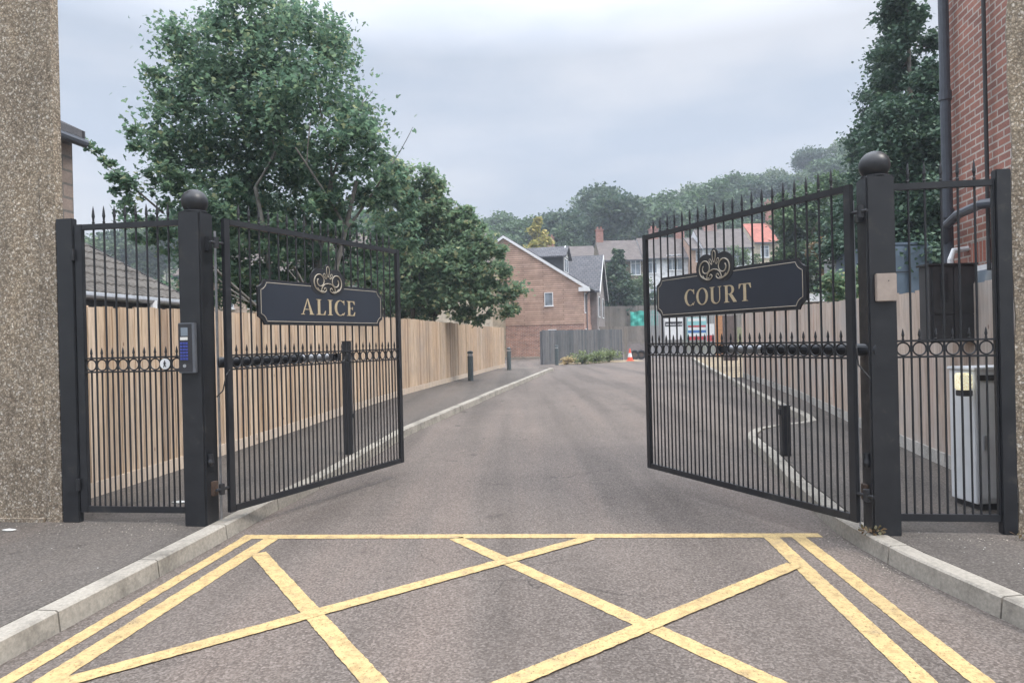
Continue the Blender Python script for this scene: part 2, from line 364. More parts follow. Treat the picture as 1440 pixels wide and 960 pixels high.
def interp(tab):
    def f(y):
        if y <= tab[0][1]: 
            (x0, y0), (x1, y1) = tab[0], tab[1]
        else:
            for i in range(len(tab)-1):
                if y <= tab[i+1][1] or i == len(tab)-2: (x0, y0), (x1, y1) = tab[i], tab[i+1]; break
        return x0+(x1-x0)*(y-y0)/(y1-y0)
    return f
def rangef(a, b, st): return [a+(b-a)*i/max(1, int((b-a)/st)) for i in range(int((b-a)/st)+1)]

# ------------------------------------------------------------------ ground, road, pavements, kerbs
KL = [(-6.0, -2.5), (-3.6, .5), (-2.95, 2.6), (-2.70, 4.7), (-2.60, 5.6), (-2.505, 6.585), (-2.309, 7.8), (-1.92, 11.32), (-.946, 15.98), (.25, 23), (1.487, 30.3)]
KR = [(6.4, -2.5), (3.8, .5), (3.0, 2.6), (2.74, 4.6), (2.72, 5.1), (2.735, 5.53), (2.853, 6.26), (2.95, 6.94), (3.13, 7.8), (3.3, 8.6), (3.40, 9.34), (3.48, 9.8), (3.605, 10.1), (3.815, 10.45), (4.2, 10.74), (4.70, 10.95), (4.97, 11.2), (5.10, 11.6), (5.2, 12.1), (5.363, 13.4), (5.79, 16.1), (7.05, 22.4), (9.01, 32.1), (11.2, 42.2)]
kl, kr = interp(KL), interp(KR)
ysg = rangef(-30, 26, 1.0)+rangef(28, 60, 2)+rangef(61, 100, 1)+rangef(104, 260, 6)
grid(lambda y: (-140, 190), ysg, lambda x, y: terr(x, y)-(.06), ground_m, 'ground', 34)
ysr = rangef(-6, 60, 1.0)
def road_x(y):
    if y < 40: return (kl(min(y, 30.3))-.5-sm((y-29)/6)*14, kr(y)+.5)
    return (-16, 16)
grid(lambda y: (min(-4, road_x(y)[0]), max(4, road_x(y)[1])) if y > 1 else (-9, 9), ysr, lambda x, y: gz(y), road_m, 'road', 8)
def slab(name, xin, xout, y0, y1, h=.118, step=.25, mat=pave_m):
    ys = rangef(y0, y1, step); mb = MB(); vs = []; fs = []
    for y in ys:
        z = gz(y); vs += [(xin(y), y, z+h), (xout(y), y, z+h), (xin(y), y, z-.05)]
    for j in range(len(ys)-1):
        a = j*3; fs += [(a, a+1, a+4, a+3), (a+2, a, a+3, a+5)]
    mb.add(vs, fs); return struct(name, mb, mat)
slab('pavement', lambda y: kl(y)-.02, lambda y: -3.0-.143*0-sm(1)*0+min(0, 0)-6.5 if y < 6.9 else -4.34+.143*(y-6.82)-.15, -2.5, 30.3)
slab('footpath', lambda y: kr(y)+.02, lambda y: 9.5 if y < 7.2 else 4.72+.193*(y-7.45)+.12, -2.5, 21.4)
slab('gravel_bed', lambda y: kr(y)+.02, lambda y: kr(y)+6.5, 21.4, 42, .10, 1, gravel_m)
def kerb(tab, side, name):
    """kerbstones 0.9 m long with a dark joint between them, following the road edge"""
    pts = []
    for i in range(len(tab)-1):
        a, b = Vector(tab[i]), Vector(tab[i+1]); n = max(1, int((b-a).length/.15))
        for k in range(n): pts.append(a+(b-a)*k/n)
    pts.append(Vector(tab[-1]))
    mb = MB(); seg = []; acc = 0
    def prof(p, d, gap=0):
        nrm = Vector((d.y, -d.x))*side              # towards the road
        z = gz(p.y); w = .14
        pr = [(0, -.05), (0, .118), (.0, .124), (w-.02, .124), (w-.004, .114), (w+.008, .0), (w+.008, -.05)]
        return [(p.x+nrm.x*a, p.y+nrm.y*a, z+h) for a, h in pr]
    rows = []
    for i, p in enumerate(pts):
        d = (pts[min(i+1, len(pts)-1)]-pts[max(i-1, 0)]).normalized(); rows.append((p, d))
    i = 0
    while i < len(rows)-1:
        j = min(i+6, len(rows)-1); vs = []; m = 7
        for k in range(i, j+1):
            p, d = rows[k]
            off = .006 if k == i else (-.006 if k == j else 0)
            vs += prof(p+d*off, d)
        fs = []
        for k in range(j-i):
            for q in range(m-1): a = k*m+q; fs.append((a, a+1, a+1+m, a+m))
        fs += [tuple(range(m)), tuple(range((j-i)*m+m-1, (j-i)*m-1, -1))]
        mb.add(vs, fs); i = j
    return struct(name, mb, kerb_m)
kerb([(x, y) for x, y in KL]+[(1.72, 31.1), (1.6, 31.7), (1.0, 32.0), (-3, 32.2)], 1, 'kerb')
kerb([(x, y) for x, y in KR], -1, 'kerb')
slab('path', lambda y: 1.6 if y < 31.5 else 1.1, lambda y: -12, 30.3, 32.0, .118, .3)
# yellow markings
def stripe(mb, a, b, w, h=.004):
    a, b = Vector(a), Vector(b); d = (b-a).normalized(); n = Vector((-d.y, d.x))*w/2; k = max(1, int((b-a).length/.25))
    vs = []; k = k*8; jr = random.Random(int(a.x*1000))
    for i in range(k+1):
        p = a+(b-a)*i/k
        for q in (p-n*jr.uniform(.93, 1.05), p+n*jr.uniform(.93, 1.05)): vs.append((q.x, q.y, gz(q.y)+h))
    mb.add(vs, [(2*i, 2*i+1, 2*i+3, 2*i+2) for i in range(k)])
mb = MB(); stripe(mb, (-2.33, 5.80), (2.43, 5.46), .115); struct('road_marking', mb, yellow_m)
mb = MB(); stripe(mb, (-2.06, 5.715), (-2.55, 1.2), .13, .004); struct('road_marking', mb, yellow_m)
mb = MB(); stripe(mb, (-2.28, 5.735), (-2.75, 1.2), .10, .004); struct('road_marking', mb, yellow_m)
mb = MB(); stripe(mb, (2.03, 5.43), (1.72, 1.2), .12, .004); struct('road_marking', mb, yellow_m)
mb = MB(); stripe(mb, (2.24, 5.415), (2.02, 1.2), .11, .004); struct('road_marking', mb, yellow_m)
def lat(a, b, t, h):
    mb = MB(); a, b = Vector(a), Vector(b); stripe(mb, a, a+(b-a)*t, .115, h); struct('road_marking', mb, yellow_m)
lat((-.50, 5.615), (.112, 4.72), 3.9, .004); lat((.60, 5.535), (-.389, 4.76), 2.93, .008)
lat((-2.02, 5.33), (-1.72, 4.86), 7.5, .006); lat((1.93, 4.76), (.97, 4.01), 3.6, .010)

# chips and fallen bits along the kerbs and walls
def scatter(name, spots, mat, label_kind, n, s0, s1, seed):
    r = random.Random(seed); mb = MB()
    for i in range(n):
        x, y, z = spots(r); s = r.uniform(s0, s1); q = []
        for k in range(5): w = 2*pi*k/5+r.uniform(-.4, .4); q.append((x+cos(w)*s*r.uniform(.6, 1.2), y+sin(w)*s*r.uniform(.6, 1.2), z+.002))
        q.append((x, y, z+s*.6)); mb.add(q, [(k, (k+1) % 5, 5) for k in range(5)])
    return tag(mb.build(name, mat), kind='stuff', label=label_kind, cat='litter')
def sp_wall(r):
    if r.random() < .45: x = r.uniform(-4.6, -2.8); return x, 5.75-.13*(x+2.7)+r.gauss(0, .13)-.05, .118
    if r.random() < .5: x = r.uniform(2.95, 4.3); return x, 4.98-.13*(x-2.8)+abs(r.gauss(0, .12))*-1, .118
    y = r.uniform(4.2, 5.6); return kr(y)-.17-abs(r.gauss(0, .08)), y, 0.0
scatter('stone_chips', sp_wall, pebble, 'pale stone chips and grit scattered by the gate posts and kerb', 300, .003, .008, 3)
def sp_pav(r):
    if r.random() < .5: y = r.uniform(3.0, 7.5); return r.uniform(-6, kl(y)-.15), y, .119
    y = r.uniform(3, 5.2); return r.uniform(kr(y)+.1, 5.2), y, .119
scatter('pavement_grit', sp_pav, litterm, 'tiny white flecks scattered on the pavement both sides of the gate', 140, .003, .006, 5)

# ------------------------------------------------------------------ gates
def bar_mesh(z0, z1, top_spike=None, dog_spike=None, name='bar', r=.0085):
    mb = MB(); mb.tube([(0, 0, z0), (0, 0, z1)], r, 8); return mb.mesh(name, gpaint, False)
def spike_mesh(h, r, name):
    mb = MB(); mb.lathe([(r*.9, 0), (r*1.15, h*.10), (r*.8, h*.14), (r*.85, h*.3), (r*1.25, h*.42), (r*.75, h*.75), (.0012, h)], 8)
    return mb.mesh(name, gpaint)
def ring_mesh():
    mb = MB(); n, m = 22, 6; vs = []; fs = []; R_, r_ = .0465, .0062
    for i in range(n):
        for k in range(m):
            w, q = 2*pi*i/n, 2*pi*k/m
            vs.append(((R_+r_*cos(q))*cos(w), r_*1.5*sin(q), (R_+r_*cos(q))*sin(w)))
    for i in range(n):
        for k in range(m): fs.append((i*m+k, ((i+1) % n)*m+k, ((i+1) % n)*m+(k+1) % m, i*m+(k+1) % m))
    mb.add(vs, fs); return mb.mesh('ring', gpaint, True)
ZB, ZT, M0, M1 = .205, 2.715, 1.425, 1.545
me_bar = bar_mesh(ZB+.03, ZT-.02); me_dog = bar_mesh(ZB+.03, M0, name='lower_bar', r=.0075)
me_fin = spike_mesh(.155, .0105, 'finial'); me_spk = spike_mesh(.085, .009, 'spike'); me_ring = ring_mesh()
def child(name, me, parent, loc=(0, 0, 0), scl=None):
    o = bpy.data.objects.new(name, me); C.objects.link(o); o.parent = parent; o.location = loc
    if scl: o.scale = scl
    return o
def railing(root, x0, x1, npitch, stile=(.06, .06), ty=.04, slope=0):
    """frame of box section, two middle rails with rings between, bars with finials, lower bars with spikes"""
    mb = MB(); a, b = stile
    mb.box(x0, x0+a, -ty/2, ty/2, ZB, ZT); mb.box(x1-b, x1, -ty/2, ty/2, ZB, ZT)
    mb.box(x0+a-.001, x1-b+.001, -ty/2+.002, ty/2-.002, ZT-.05, ZT-.001); mb.box(x0+a-.001, x1-b+.001, -ty/2+.002, ty/2-.002, ZB+.001, ZB+.055)
    mb.build('frame', gpaint, root, bevel=.003)
    for z in (M0, M1):
        m2 = MB(); m2.box(x0+a-.002, x1-b+.002, -.016, .016, z-.007, z+.007); m2.build('middle_rail', gpaint, root)
    xa, xb = x0+a, x1-b; p = (xb-xa)/npitch
    for i in range(npitch):
        xc = xa+p*(i+.5)
        child('ring', me_ring, root, (xc, 0, (M0+M1)/2), (p*.44/.0465 if p < .1 else 1, 1, 1.03))
        d = child('lower_bar', me_dog, root, (xc, 0, 0)); child('spike', me_spk, d, (0, 0, M1+.007))
        if i < npitch-1:
            q = child('bar', me_bar, root, (xa+p*(i+1), 0, 0)); child('finial', me_fin, q, (0, 0, ZT))

# --- lettering: classic serif capitals drawn as strokes in a unit-high cell
def glyph(ch):
    P = []                                                    # list of polygons
    def q(*p): P.append(list(p))
    def rect(x0, x1, z0, z1): q((x0, z0), (x1, z0), (x1, z1), (x0, z1))
    def serif(xc, z, w, up=1): h = .045*up; q((xc-w/2, z), (xc+w/2, z), (xc+w/2*.72, z+h), (xc-w/2*.72, z+h)) if up > 0 else q((xc-w/2*.72, z+h), (xc+w/2*.72, z+h), (xc+w/2, z), (xc-w/2, z))
    def ringarc(cx, cz, rxo, rzo, rxi, rzi, a0, a1, ox=0, n=26):
        for i in range(n):
            t0, t1 = RAD(a0+(a1-a0)*i/n), RAD(a0+(a1-a0)*(i+1)/n)
            o = lambda t: (cx+rxo*cos(t), cz+rzo*sin(t)); k = lambda t: (cx+ox+rxi*cos(t), cz+rzi*sin(t))
            q(k(t0), o(t0), o(t1), k(t1))
    if ch == 'I': rect(.11, .27, .04, .96); serif(.19, 0, .38); serif(.19, 1, .38, -1); w = .38
    elif ch == 'L':
        rect(.11, .27, .04, .96); serif(.19, 0, .38); serif(.19, 1, .38, -1); rect(.27, .62, .0, .05); q((.50, .05), (.62, .05), (.66, .28), (.635, .28)); w = .66
    elif ch == 'E':
        rect(.11, .27, .04, .96); serif(.19, 0, .38); serif(.19, 1, .38, -1); rect(.27, .62, .0, .05); q((.50, .05), (.62, .05), (.66, .27), (.635, .27))
        rect(.27, .60, .95, 1.0); q((.635-.03, .76), (.63, .76), (.61, .95), (.48, .95)); rect(.27, .47, .485, .53); q((.44, .40), (.48, .40), (.48, .61), (.44, .61)); w = .68
    elif ch == 'A':
        q((.08, .04), (.14, .04), (.43, .94), (.40, 1.0)); q((.58, .04), (.77, .04), (.45, 1.0), (.40, 1.0)); rect(.21, .60, .30, .345)
        serif(.11, 0, .26); serif(.69, 0, .33); w = .86
    elif ch == 'C':
        ringarc(.40, .5, .40, .52, .26, .475, 48, 312, .03); q((.60, .93), (.665, .84), (.70, .70), (.725, .70), (.72, 1.0), (.70, 1.0)); w = .76
        q((.62, .03), (.66, .09), (.735, .22), (.75, .20), (.70, .08), (.66, .0))
    elif ch == 'O': ringarc(.42, .5, .42, .52, .265, .475, 0, 360, 0, 40); w = .84
    elif ch == 'U':
        rect(.09, .25, .30, .96); serif(.17, 1, .36, -1); rect(.66, .71, .30, .96); serif(.685, 1, .26, -1); ringarc(.40, .30, .31, .32, .205, .265, 180, 360, .055); w = .82
    elif ch == 'R':
        rect(.11, .27, .04, .96); serif(.19, 0, .38); serif(.19, 1, .38, -1); rect(.27, .42, .95, 1.0); rect(.27, .42, .46, .505)
        ringarc(.40, .73, .29, .27, .14, .22, -90, 90); q((.36, .465), (.55, .465), (.83, .045), (.62, .045)); serif(.73, 0, .24); w = .86
    elif ch == 'T':
        rect(.30, .46, .04, .95); serif(.38, 0, .38); rect(.02, .74, .95, 1.0); q((.0, .72), (.035, .72), (.14, .95), (.01, .97)); q((.725, .72), (.76, .72), (.75, .97), (.62, .95)); w = .76
    return P, w
def lettering(text, x0, x1, z0, h, y, parent):
    ws = [glyph(c)[1] for c in text]; gap = .13; tot = sum(ws)+gap*(len(text)-1); sx = (x1-x0)/tot; x = x0
    k = 0
    for c in text:
        P, w = glyph(c); mb = MB()
        for poly in P:
            pts = [(x+px*sx, z0+pz*h) for px, pz in poly]; ar = sum(pts[i][0]*pts[(i+1) % len(pts)][1]-pts[(i+1) % len(pts)][0]*pts[i][1] for i in range(len(pts)))
            if ar < 0: pts.reverse()
            mb.prism(pts, y-.0030-(k % 7)*.00025, y); k += 1
        x += (w+gap)*sx
        mb.build('letter', gold, parent)
def chamfer_poly(x0, x1, z0, z1, c):
    pts = []
    for cx, cz, a0 in ((x1, z0, 180), (x1, z1, 270), (x0, z1, 0), (x0, z0, 90)):   # concave quarter notches
        for i in range(6):
            t = i/5
            # straight chamfer softened inwards
            if (cx, cz) == (x1, z0): p0, p1 = (cx-c, cz), (cx, cz+c)
            elif (cx, cz) == (x1, z1): p0, p1 = (cx, cz-c), (cx-c, cz)
            elif (cx, cz) == (x0, z1): p0, p1 = (cx+c, cz), (cx, cz-c)
            else: p0, p1 = (cx, cz+c), (cx+c, cz)
            m = (p0[0]+(p1[0]-p0[0])*t, p0[1]+(p1[1]-p0[1])*t); s_ = sin(pi*t)*c*.13
            dx, dz = (x0+x1)/2-cx, (z0+z1)/2-cz; m = (m[0]+s_*(1 if dx > 0 else -1), m[1]+s_*(1 if dz > 0 else -1)); pts.append(m)
    return pts
def tubeline(mb, pts, r, y, closed=False):
    P = [(x, y, z) for x, z in pts]
    if closed: P = P+[P[0]]
    mb.tube(P, r, 6)
def smooth_line(P, k=6):
    P = [P[0]]+list(P)+[P[-1]]; out = []
    for i in range(1, len(P)-2):
        for j in range(k):
            t = j/k; q = []
            for d in (0, 1):
                a, b, c, e = P[i-1][d], P[i][d], P[i+1][d], P[i+2][d]
                q.append(.5*(2*b+(c-a)*t+(2*a-5*b+4*c-e)*t*t+(3*b-a-3*c+e)*t**3))
            out.append(tuple(q))
    out.append(P[-2]); return out
def sign(parent, x0, x1, z0, z1, text, tx0, tx1, cx):
    y = -.045; b = MB(); b.prism(chamfer_poly(x0, x1, z0, z1, .075), y, y+.02)
    board = b.build('sign_board', gpaint, parent)
    f = MB(); f.prism(chamfer_poly(x0+.022, x1-.022, z0+.022, z1-.022, .07), y-.003, y-.0002); f.build('sign_face', signblue, board)
    pts = chamfer_poly(x0+.032, x1-.032, z0+.032, z1-.032, .068)
    g = MB(); tubeline(g, pts, .0035, y-.003, True); g.build('border_line', goldline, board)
    lettering(text, tx0, tx1, z0+.105, .155, y-.003, board)
    # crest backing: two lobes and a spire behind gilt scrolls
    k = MB(); zc = z1+.005; q_ = .88
    def disc(px, pz, r, yy, n=28, sq=1):
        k.prism([(px+r*cos(2*pi*i/n), pz+r*sq*sin(2*pi*i/n)) for i in range(n)], yy, yy+.012)
    disc(cx-.118, zc+.02, .134, y-.0065); disc(cx+.118, zc+.02, .134, y-.0072); disc(cx, zc+.09, .055, y-.0079, sq=2.0); disc(cx, zc+.05, .10, y-.0086)
    cr_ = k.build('crest', gpaint, parent); yy = y-.010
    for nm, side in (('scroll', -1), ('scroll', 1)):
        g = MB(); pts = []
        for i in range(50):                                     # big outer scroll winding inwards
            t = i/49; a = RAD(-118+520*t); r = .120-.082*t**.75
            pts.append((cx+side*(.135+r*cos(a)), zc+.02+r*sin(a)))
        tubeline(g, pts, .0068, yy)
        P = [(.205, -.055), (.17, -.093), (.12, -.105), (.075, -.092), (.062, -.065), (.085, -.05), (.10, -.07)]
        tubeline(g, smooth_line([(cx+side*(x-.03), zc+z) for x, z in P]), .0055, yy-.001)
        P = [(.115, -.075), (.10, -.035), (.055, .002), (0, .012), (-.03, .004)]
        tubeline(g, smooth_line([(cx+side*x, zc+z-.012) for x, z in P]), .0055, yy-.0016*(side+2))
        g.v = [(cx+(x-cx)*q_, y2, zc+.02+(z-zc-.02)*q_) for x, y2, z in g.v]; g.build(nm, goldline, cr_)
    for dx, dz, s_, rot in ((0, .135, 1.0, 0), (-.05, .082, .55, .55), (.05, .082, .55, -.55)):
        g = MB(); pts = []
        for i in range(20):
            a = 2*pi*i/20; px = .020*sin(a)*(1 if dx == 0 else 1)*(1-.35*cos(a)); pz = -.062*cos(a)*s_
            px *= (s_+.15); pts.append((cx+dx+px*cos(rot)-pz*sin(rot), zc+dz+px*sin(rot)+pz*cos(rot)))
        tubeline(g, pts, .0045, yy, True); g.v = [(cx+(x-cx)*q_, y2, zc+.02+(z-zc-.02)*q_) for x, y2, z in g.v]; g.build('teardrop', goldline, cr_)

LH, LFr = Vector((-2.45, 5.83)), Vector((-1.325, 8.09))
RH, RFr = Vector((2.545, 5.07)), Vector((1.45, 7.40))
LL, RL = (LFr-LH).length, (RH-RFr).length
aL = math.atan2((LFr-LH).y, (LFr-LH).x); aR = math.atan2((RH-RFr).y, (RH-RFr).x)
gl = thing('gate_leaf', 'open black iron gate leaf with dark sign reading ALICE', 'gate', (LH.x, LH.y, 0), aL, 'pair of open driveway gate leaves')
railing(gl, 0, LL, 21)
sign(gl, .33, 2.13, 1.81, 2.225, 'ALICE', .86, 1.66, 1.24)
gr_ = thing('gate_leaf', 'open black iron gate leaf with dark sign reading COURT', 'gate', (RH.x, RH.y, 0), aR, 'pair of open driveway gate leaves')
railing(gr_, -RL, 0, 21)
sign(gr_, -RL+.27, -.39, 1.81, 2.225, 'COURT', -RL+.72, -RL+1.60, -RL+.27+.93-.05)
def opener(root, sgn):
    m = MB(); m.tube([(sgn*(.03 if sgn > 0 else -.10), .12, 1.485), (sgn*.05, .105, 1.485), (sgn*.95, .10, 1.485)], .047, 16); m.lathe([(.052, -.03), (.052, .03)], 16, Matrix.Translation((sgn*.95, .10, 1.485)) @ Matrix.Rotation(RAD(90), 4, 'Y')); g = m.build('gate_opener', black, root)
    m = MB(); m.tube([(sgn*.99, .10, 1.485), (sgn*1.42, .095, 1.485)], .040, 16); m.build('piston', galv, g)
    m = MB(); m.box(min(sgn*1.38, sgn*1.5), max(sgn*1.38, sgn*1.5), .018, .14, 1.45, 1.52); m.build('opener_bracket', black, g, bevel=.004)
opener(gl, 1); opener(gr_, -1)
def lock_plate(root, x):
    m = MB(); m.box(x-.02, x+.02, -.028, .028, 1.2, 1.36); m.build('latch_plate', black, root, bevel=.003)
def hinge(root, x, dirx):
    for z in (.42, 2.50):
        m = MB(); m.tube([(x, 0, z), (x+dirx*.13, -.005, z)], .013, 8); m.lathe([(.024, z-.045), (.024, z+.045)], 12, Matrix.Translation((x+dirx*.07, 0, 0))); m.build('hinge', gpaint, root)
hinge(gl, 0, -1); hinge(gr_, 0, 1)
lock_plate(gl, LL-.03); lock_plate(gr_, -RL+.03)
m = MB(); m.tube([(0.02, -.025, M0-.0), (-.04, -.05, 1.38), (-.06, -.03, 1.25), (-.10, 0, 1.2)], .006, 6); m.build('cable', rubber, gl)
m = MB(); m.tube([(-.02, .03, M1), (.03, -.02, 1.50), (.04, -.02, 1.38), (.12, 0, 1.28)], .006, 6); m.build('cable', rubber, gr_)

def gate_post(label, x, y, rz):
    t = thing('gate_post', label, 'gate post', (x, y, .118), rz, 'square gate posts with ball caps')
    m = MB(); m.box(-.1, .1, -.1, .1, -.05, 2.65); m.build('shaft', gpaint, t, bevel=.012)
    m = MB(); m.lathe([(.098, 2.65), (.098, 2.662), (.07, 2.668), (.066, 2.68)], 24); m.build('collar', gpaint, t)
    m = MB(); r = .108; m.lathe([(max(.002, r*sin(a)), 2.74-r*cos(a)) for a in [pi*i/14 for i in range(1, 15)]], 28); m.build('ball_cap', gpaint, t, smooth=True)
    return t
LP, RP = Vector((-2.68, 5.83)), Vector((2.74, 5.11)); gang = math.atan2(RP.y-LP.y, RP.x-LP.x)
lp = gate_post('black ball-topped gate post carrying the silver keypad intercom', LP.x, LP.y, gang)
rp = gate_post('black ball-topped gate post carrying a small beige reader box', RP.x, RP.y, gang)
def fitbolt(t, side):
    m = MB(); m.lathe([(.022, .50), (.03, .53), (.022, .56), (.02, .60)], 12, Matrix.Translation((side*.118, -.05, 0))); m.build('bolt_knob', gpaint, t)
    for z in (.30, 2.38):
        m = MB(); m.box(min(side*.10, side*.135), max(side*.10, side*.135), -.03, .03, z-.06, z+.06); m.build('hinge_bracket', rustm if z < 1 else gpaint, t, bevel=.003)
    m = MB(); m.box(min(side*.128, side*.134), max(side*.128, side*.134), .06, .09, .02, 2.5); m.build('gap_strip', galv, t)  # pale strip drawn for the light gap between post and leaf
fitbolt(lp, 1); fitbolt(rp, -1)
# keypad intercom on the left post (front faces -y)
m = MB(); m.box(-.095, .055, -.135, -.101, 1.29, 1.71)
kp = m.build('intercom_panel', steel_d, lp, bevel=.004)
m = MB(); m.box(-.09, .03, -.139, -.1352, 1.30, 1.70); m.build('intercom_plate', signblack, kp)
m = MB(); m.box(-.066, -.004, -.1405, -.1392, 1.60, 1.67); m.build('display', glass, kp)
m = MB()
for i in range(3):
    for j in range(6): m.box(-.072+.024*i, -.054+.024*i, -.145, -.1392, 1.40+.026*j, 1.418+.026*j)
m.build('keypad_buttons', keyblue, kp)
m = MB(); m.box(-.072, -.006, -.1415, -.1392, 1.565, 1.59); m.build('label_strip', litterm, kp)
m = MB(); m.lathe([(.014, 0), (.014, .004)], 14, Matrix.Translation((-.038, -.1392, 1.35)) @ Matrix.Rotation(RAD(90), 4, 'X')); m.build('call_button', galv, kp)
# card reader on the right post
m = MB(); m.box(-.055, .088, -.135, -.101, 1.72, 1.925); rd = m.build('card_reader', beige, rp, bevel=.006)
m = MB(); m.lathe([(.004, 0), (.004, .003)], 8, Matrix.Translation((.03, -.1352, 1.87)) @ Matrix.Rotation(RAD(90), 4, 'X')); m.build('sensor', signblack, rd)

# side panels
def panel(label, ox, oy, L_, np, st, endpost, sgn):
    t = thing('side_gate' if sgn < 0 else 'railing_panel', label, 'side gate' if sgn < 0 else 'railing', (ox, oy, 0), gang)
    x0, x1 = (-L_, 0) if sgn < 0 else (0, L_)
    railing(t, x0, x1, np, st)
    return t
dirg = (RP-LP).normalized()
pl = LP-dirg*.105; pr = RP+dirg*.105
sg = panel('narrow black railing gate left of the keypad post', pl.x, pl.y, 1.02, 9, (.07, .045), None, -1)
m = MB(); m.box(-1.19, -1.03, -.03, .03, .118, 2.77); jp = m.build('jamb_post', gpaint, sg, bevel=.006)
for z in (.45, 2.45):
    m = MB(); m.lathe([(.018, z-.05), (.018, z+.05)], 10, Matrix.Translation((-1.025, -.035, 0))); m.build('hinge', gpaint, sg)
# round white pedestrian disc
m = MB(); m.lathe([(.046, 0), (.046, .005)], 28, Matrix.Translation((-.045-.905/9*1.5, -.012, (M0+M1)/2)) @ Matrix.Rotation(RAD(90), 4, 'X')); dsc = m.build('walking_person_sign', white, sg)
xc = -.045-.905/9*1.5; zc = (M0+M1)/2; m = MB(); yy = -.0195
m.lathe([(.0055, 0), (.0055, .001)], 12, Matrix.Translation((xc, yy, zc+.026)) @ Matrix.Rotation(RAD(90), 4, 'X'))
for a, b, w in (((0, .019), (-.002, -.004), .006), ((-.002, -.004), (-.012, -.029), .0032), ((-.001, -.004), (.012, -.027), .0032), ((0, .015), (-.014, .002), .0025), ((0, .015), (.012, .002), .0025)):
    m.tube([(xc+a[0], yy, zc+a[1]), (xc+b[0], yy, zc+b[1])], w, 6)
m.build('walking_figure', signblack, dsc)
rgp = panel('black railing panel right of the reader post, before grey cabinet', pr.x, pr.y, .71, 6, (.012, .012), None, 1)
m = MB(); m.box(.713, .815, -.035, .035, .118, 2.78); m.build('jamb_post', gpaint, rgp, bevel=.006)

# stop posts behind the leaves
def stop_post(label, u, v, h, w):
    x, z = ray(u, v)
    Y = 9
    for _ in range(40): Y = (gz(Y)+.118-HC)/z
    t = thing('stop_post', label, 'post', (x*Y, Y, gz(Y)+.118), .1, 'black gate stop posts')
    m = MB(); m.box(-w/2, w/2, -w/2, w/2, -.05, h); m.build('shaft', black, t, bevel=.006)
    m = MB(); m.box(-w/2-.004, w/2+.004, -w/2-.004, w/2+.004, h+.0005, h+.012); m.build('cap', black, t)
    m = MB()
    if h > 1: m.box(w/2, w/2+.03, -.03, .03, .48, .54)
    else: m.box(-w/2-.03, -w/2, -.03, .03, h-.10, h-.03)
    m.build('catch', black, t, bevel=.005); return t
stop_post('tall black square post standing on the left pavement', 491, 638, 1.50, .115)
stop_post('short black stub post behind the right gate leaf', 1105, 640, .60, .10)

# ------------------------------------------------------------------ close-boarded fences
def board_fence(label, pts, h, mat, gmat, gh=.15, pitch=.105, seed=1, name='fence', flip=1, posts=True, base=.118, hj=.016, gb=True):
    """feather-edge boards overlapping, on a gravel board, posts and rails on the hidden side"""
    r = random.Random(seed); t = thing(name, label, 'fence', (pts[0][0], pts[0][1], 0)); o = Vector((*pts[0], 0))
    mb = MB(); gm = MB(); pm = []
    for i in range(len(pts)-1):
        a, b = Vector(pts[i]), Vector(pts[i+1]); Ls = (b-a).length; d = (b-a)/Ls; ang = math.atan2(d.y, d.x); n = int(Ls/pitch)
        for k in range(n):
            s = k*pitch; c = a+d*(s+pitch/2); z0 = terr_p(c)+base+gh
            Mx = Matrix.Translation((a.x+d.x*s-o.x, a.y+d.y*s-o.y, 0)) @ Matrix.Rotation(ang+r.uniform(-.008, .008), 4, 'Z')
            w = pitch+.018; t0, t1 = (.025, .005); lean = r.uniform(-.003, .003); f = flip; hh = h-gh+r.uniform(-hj, hj)
            poly = [(0, 0), (w, 0), (w, -.012*f-t1*f), (0, -.002*f-t0*f)] if f > 0 else [(0, 0), (w, 0), (w, .024), (0, .008)]
            vs = [(x, y-0.0, z0) for x, y in poly]+[(x+lean, y, z0+hh) for x, y in poly]
            mb.add(vs, [(3, 2, 1, 0), (4, 5, 6, 7), (0, 1, 5, 4), (1, 2, 6, 5), (2, 3, 7, 6), (3, 0, 4, 7)], Mx)
        nb = max(1, round(Ls/3.0))
        for k in range(nb):
            p0, p1 = a+d*(Ls*k/nb), a+d*(Ls*(k+1)/nb); zz0, zz1 = terr_p(p0)+base-.02, terr_p(p1)+base-.02
            nx, ny = d.y*.034*flip, -d.x*.034*flip; q0, q1 = p0-o.xy+d*.006, p1-o.xy-d*.006
            if gb: gm.add([(q0.x, q0.y, zz0), (q1.x, q1.y, zz1), (q1.x, q1.y, zz1+gh+.02), (q0.x, q0.y, zz0+gh+.02), (q0.x+nx, q0.y+ny, zz0), (q1.x+nx, q1.y+ny, zz1), (q1.x+nx, q1.y+ny, zz1+gh+.014), (q0.x+nx, q0.y+ny, zz0+gh+.014)],
                   [(0, 1, 2, 3), (7, 6, 5, 4), (0, 4, 5, 1), (1, 5, 6, 2), (2, 6, 7, 3), (3, 7, 4, 0)])
            if posts:
                c = p0-o.xy-Vector((nx, ny))*2.2; m = MB(); z = terr_p(p0); m.box(-.05, .05, -.05, .05, z-.1, z+base+h-.06, Matrix.Translation((c.x, c.y, 0)) @ Matrix.Rotation(ang, 4, 'Z')); m.build('post', mat, t)
    mb.build('boards', mat, t)
    if gb: gm.build('gravel_board', gmat, t)
    return t
def terr_p(p): return terr(p[0], p[1])
dL = Vector((.143, 1)).normalized()
FL = [(-4.43, 6.2), (-4.34, 6.82), (-2.86, 17.2), (-1.72, 25.2), (-.40, 34.5)]
board_fence('long tan close-board timber fence along the left pavement', FL, 1.95, fence_tan, gboard, pitch=.115, seed=2)
FR = [(4.42, 5.85), (4.73, 7.45), (6.03, 14.2), (7.2, 21.3)]
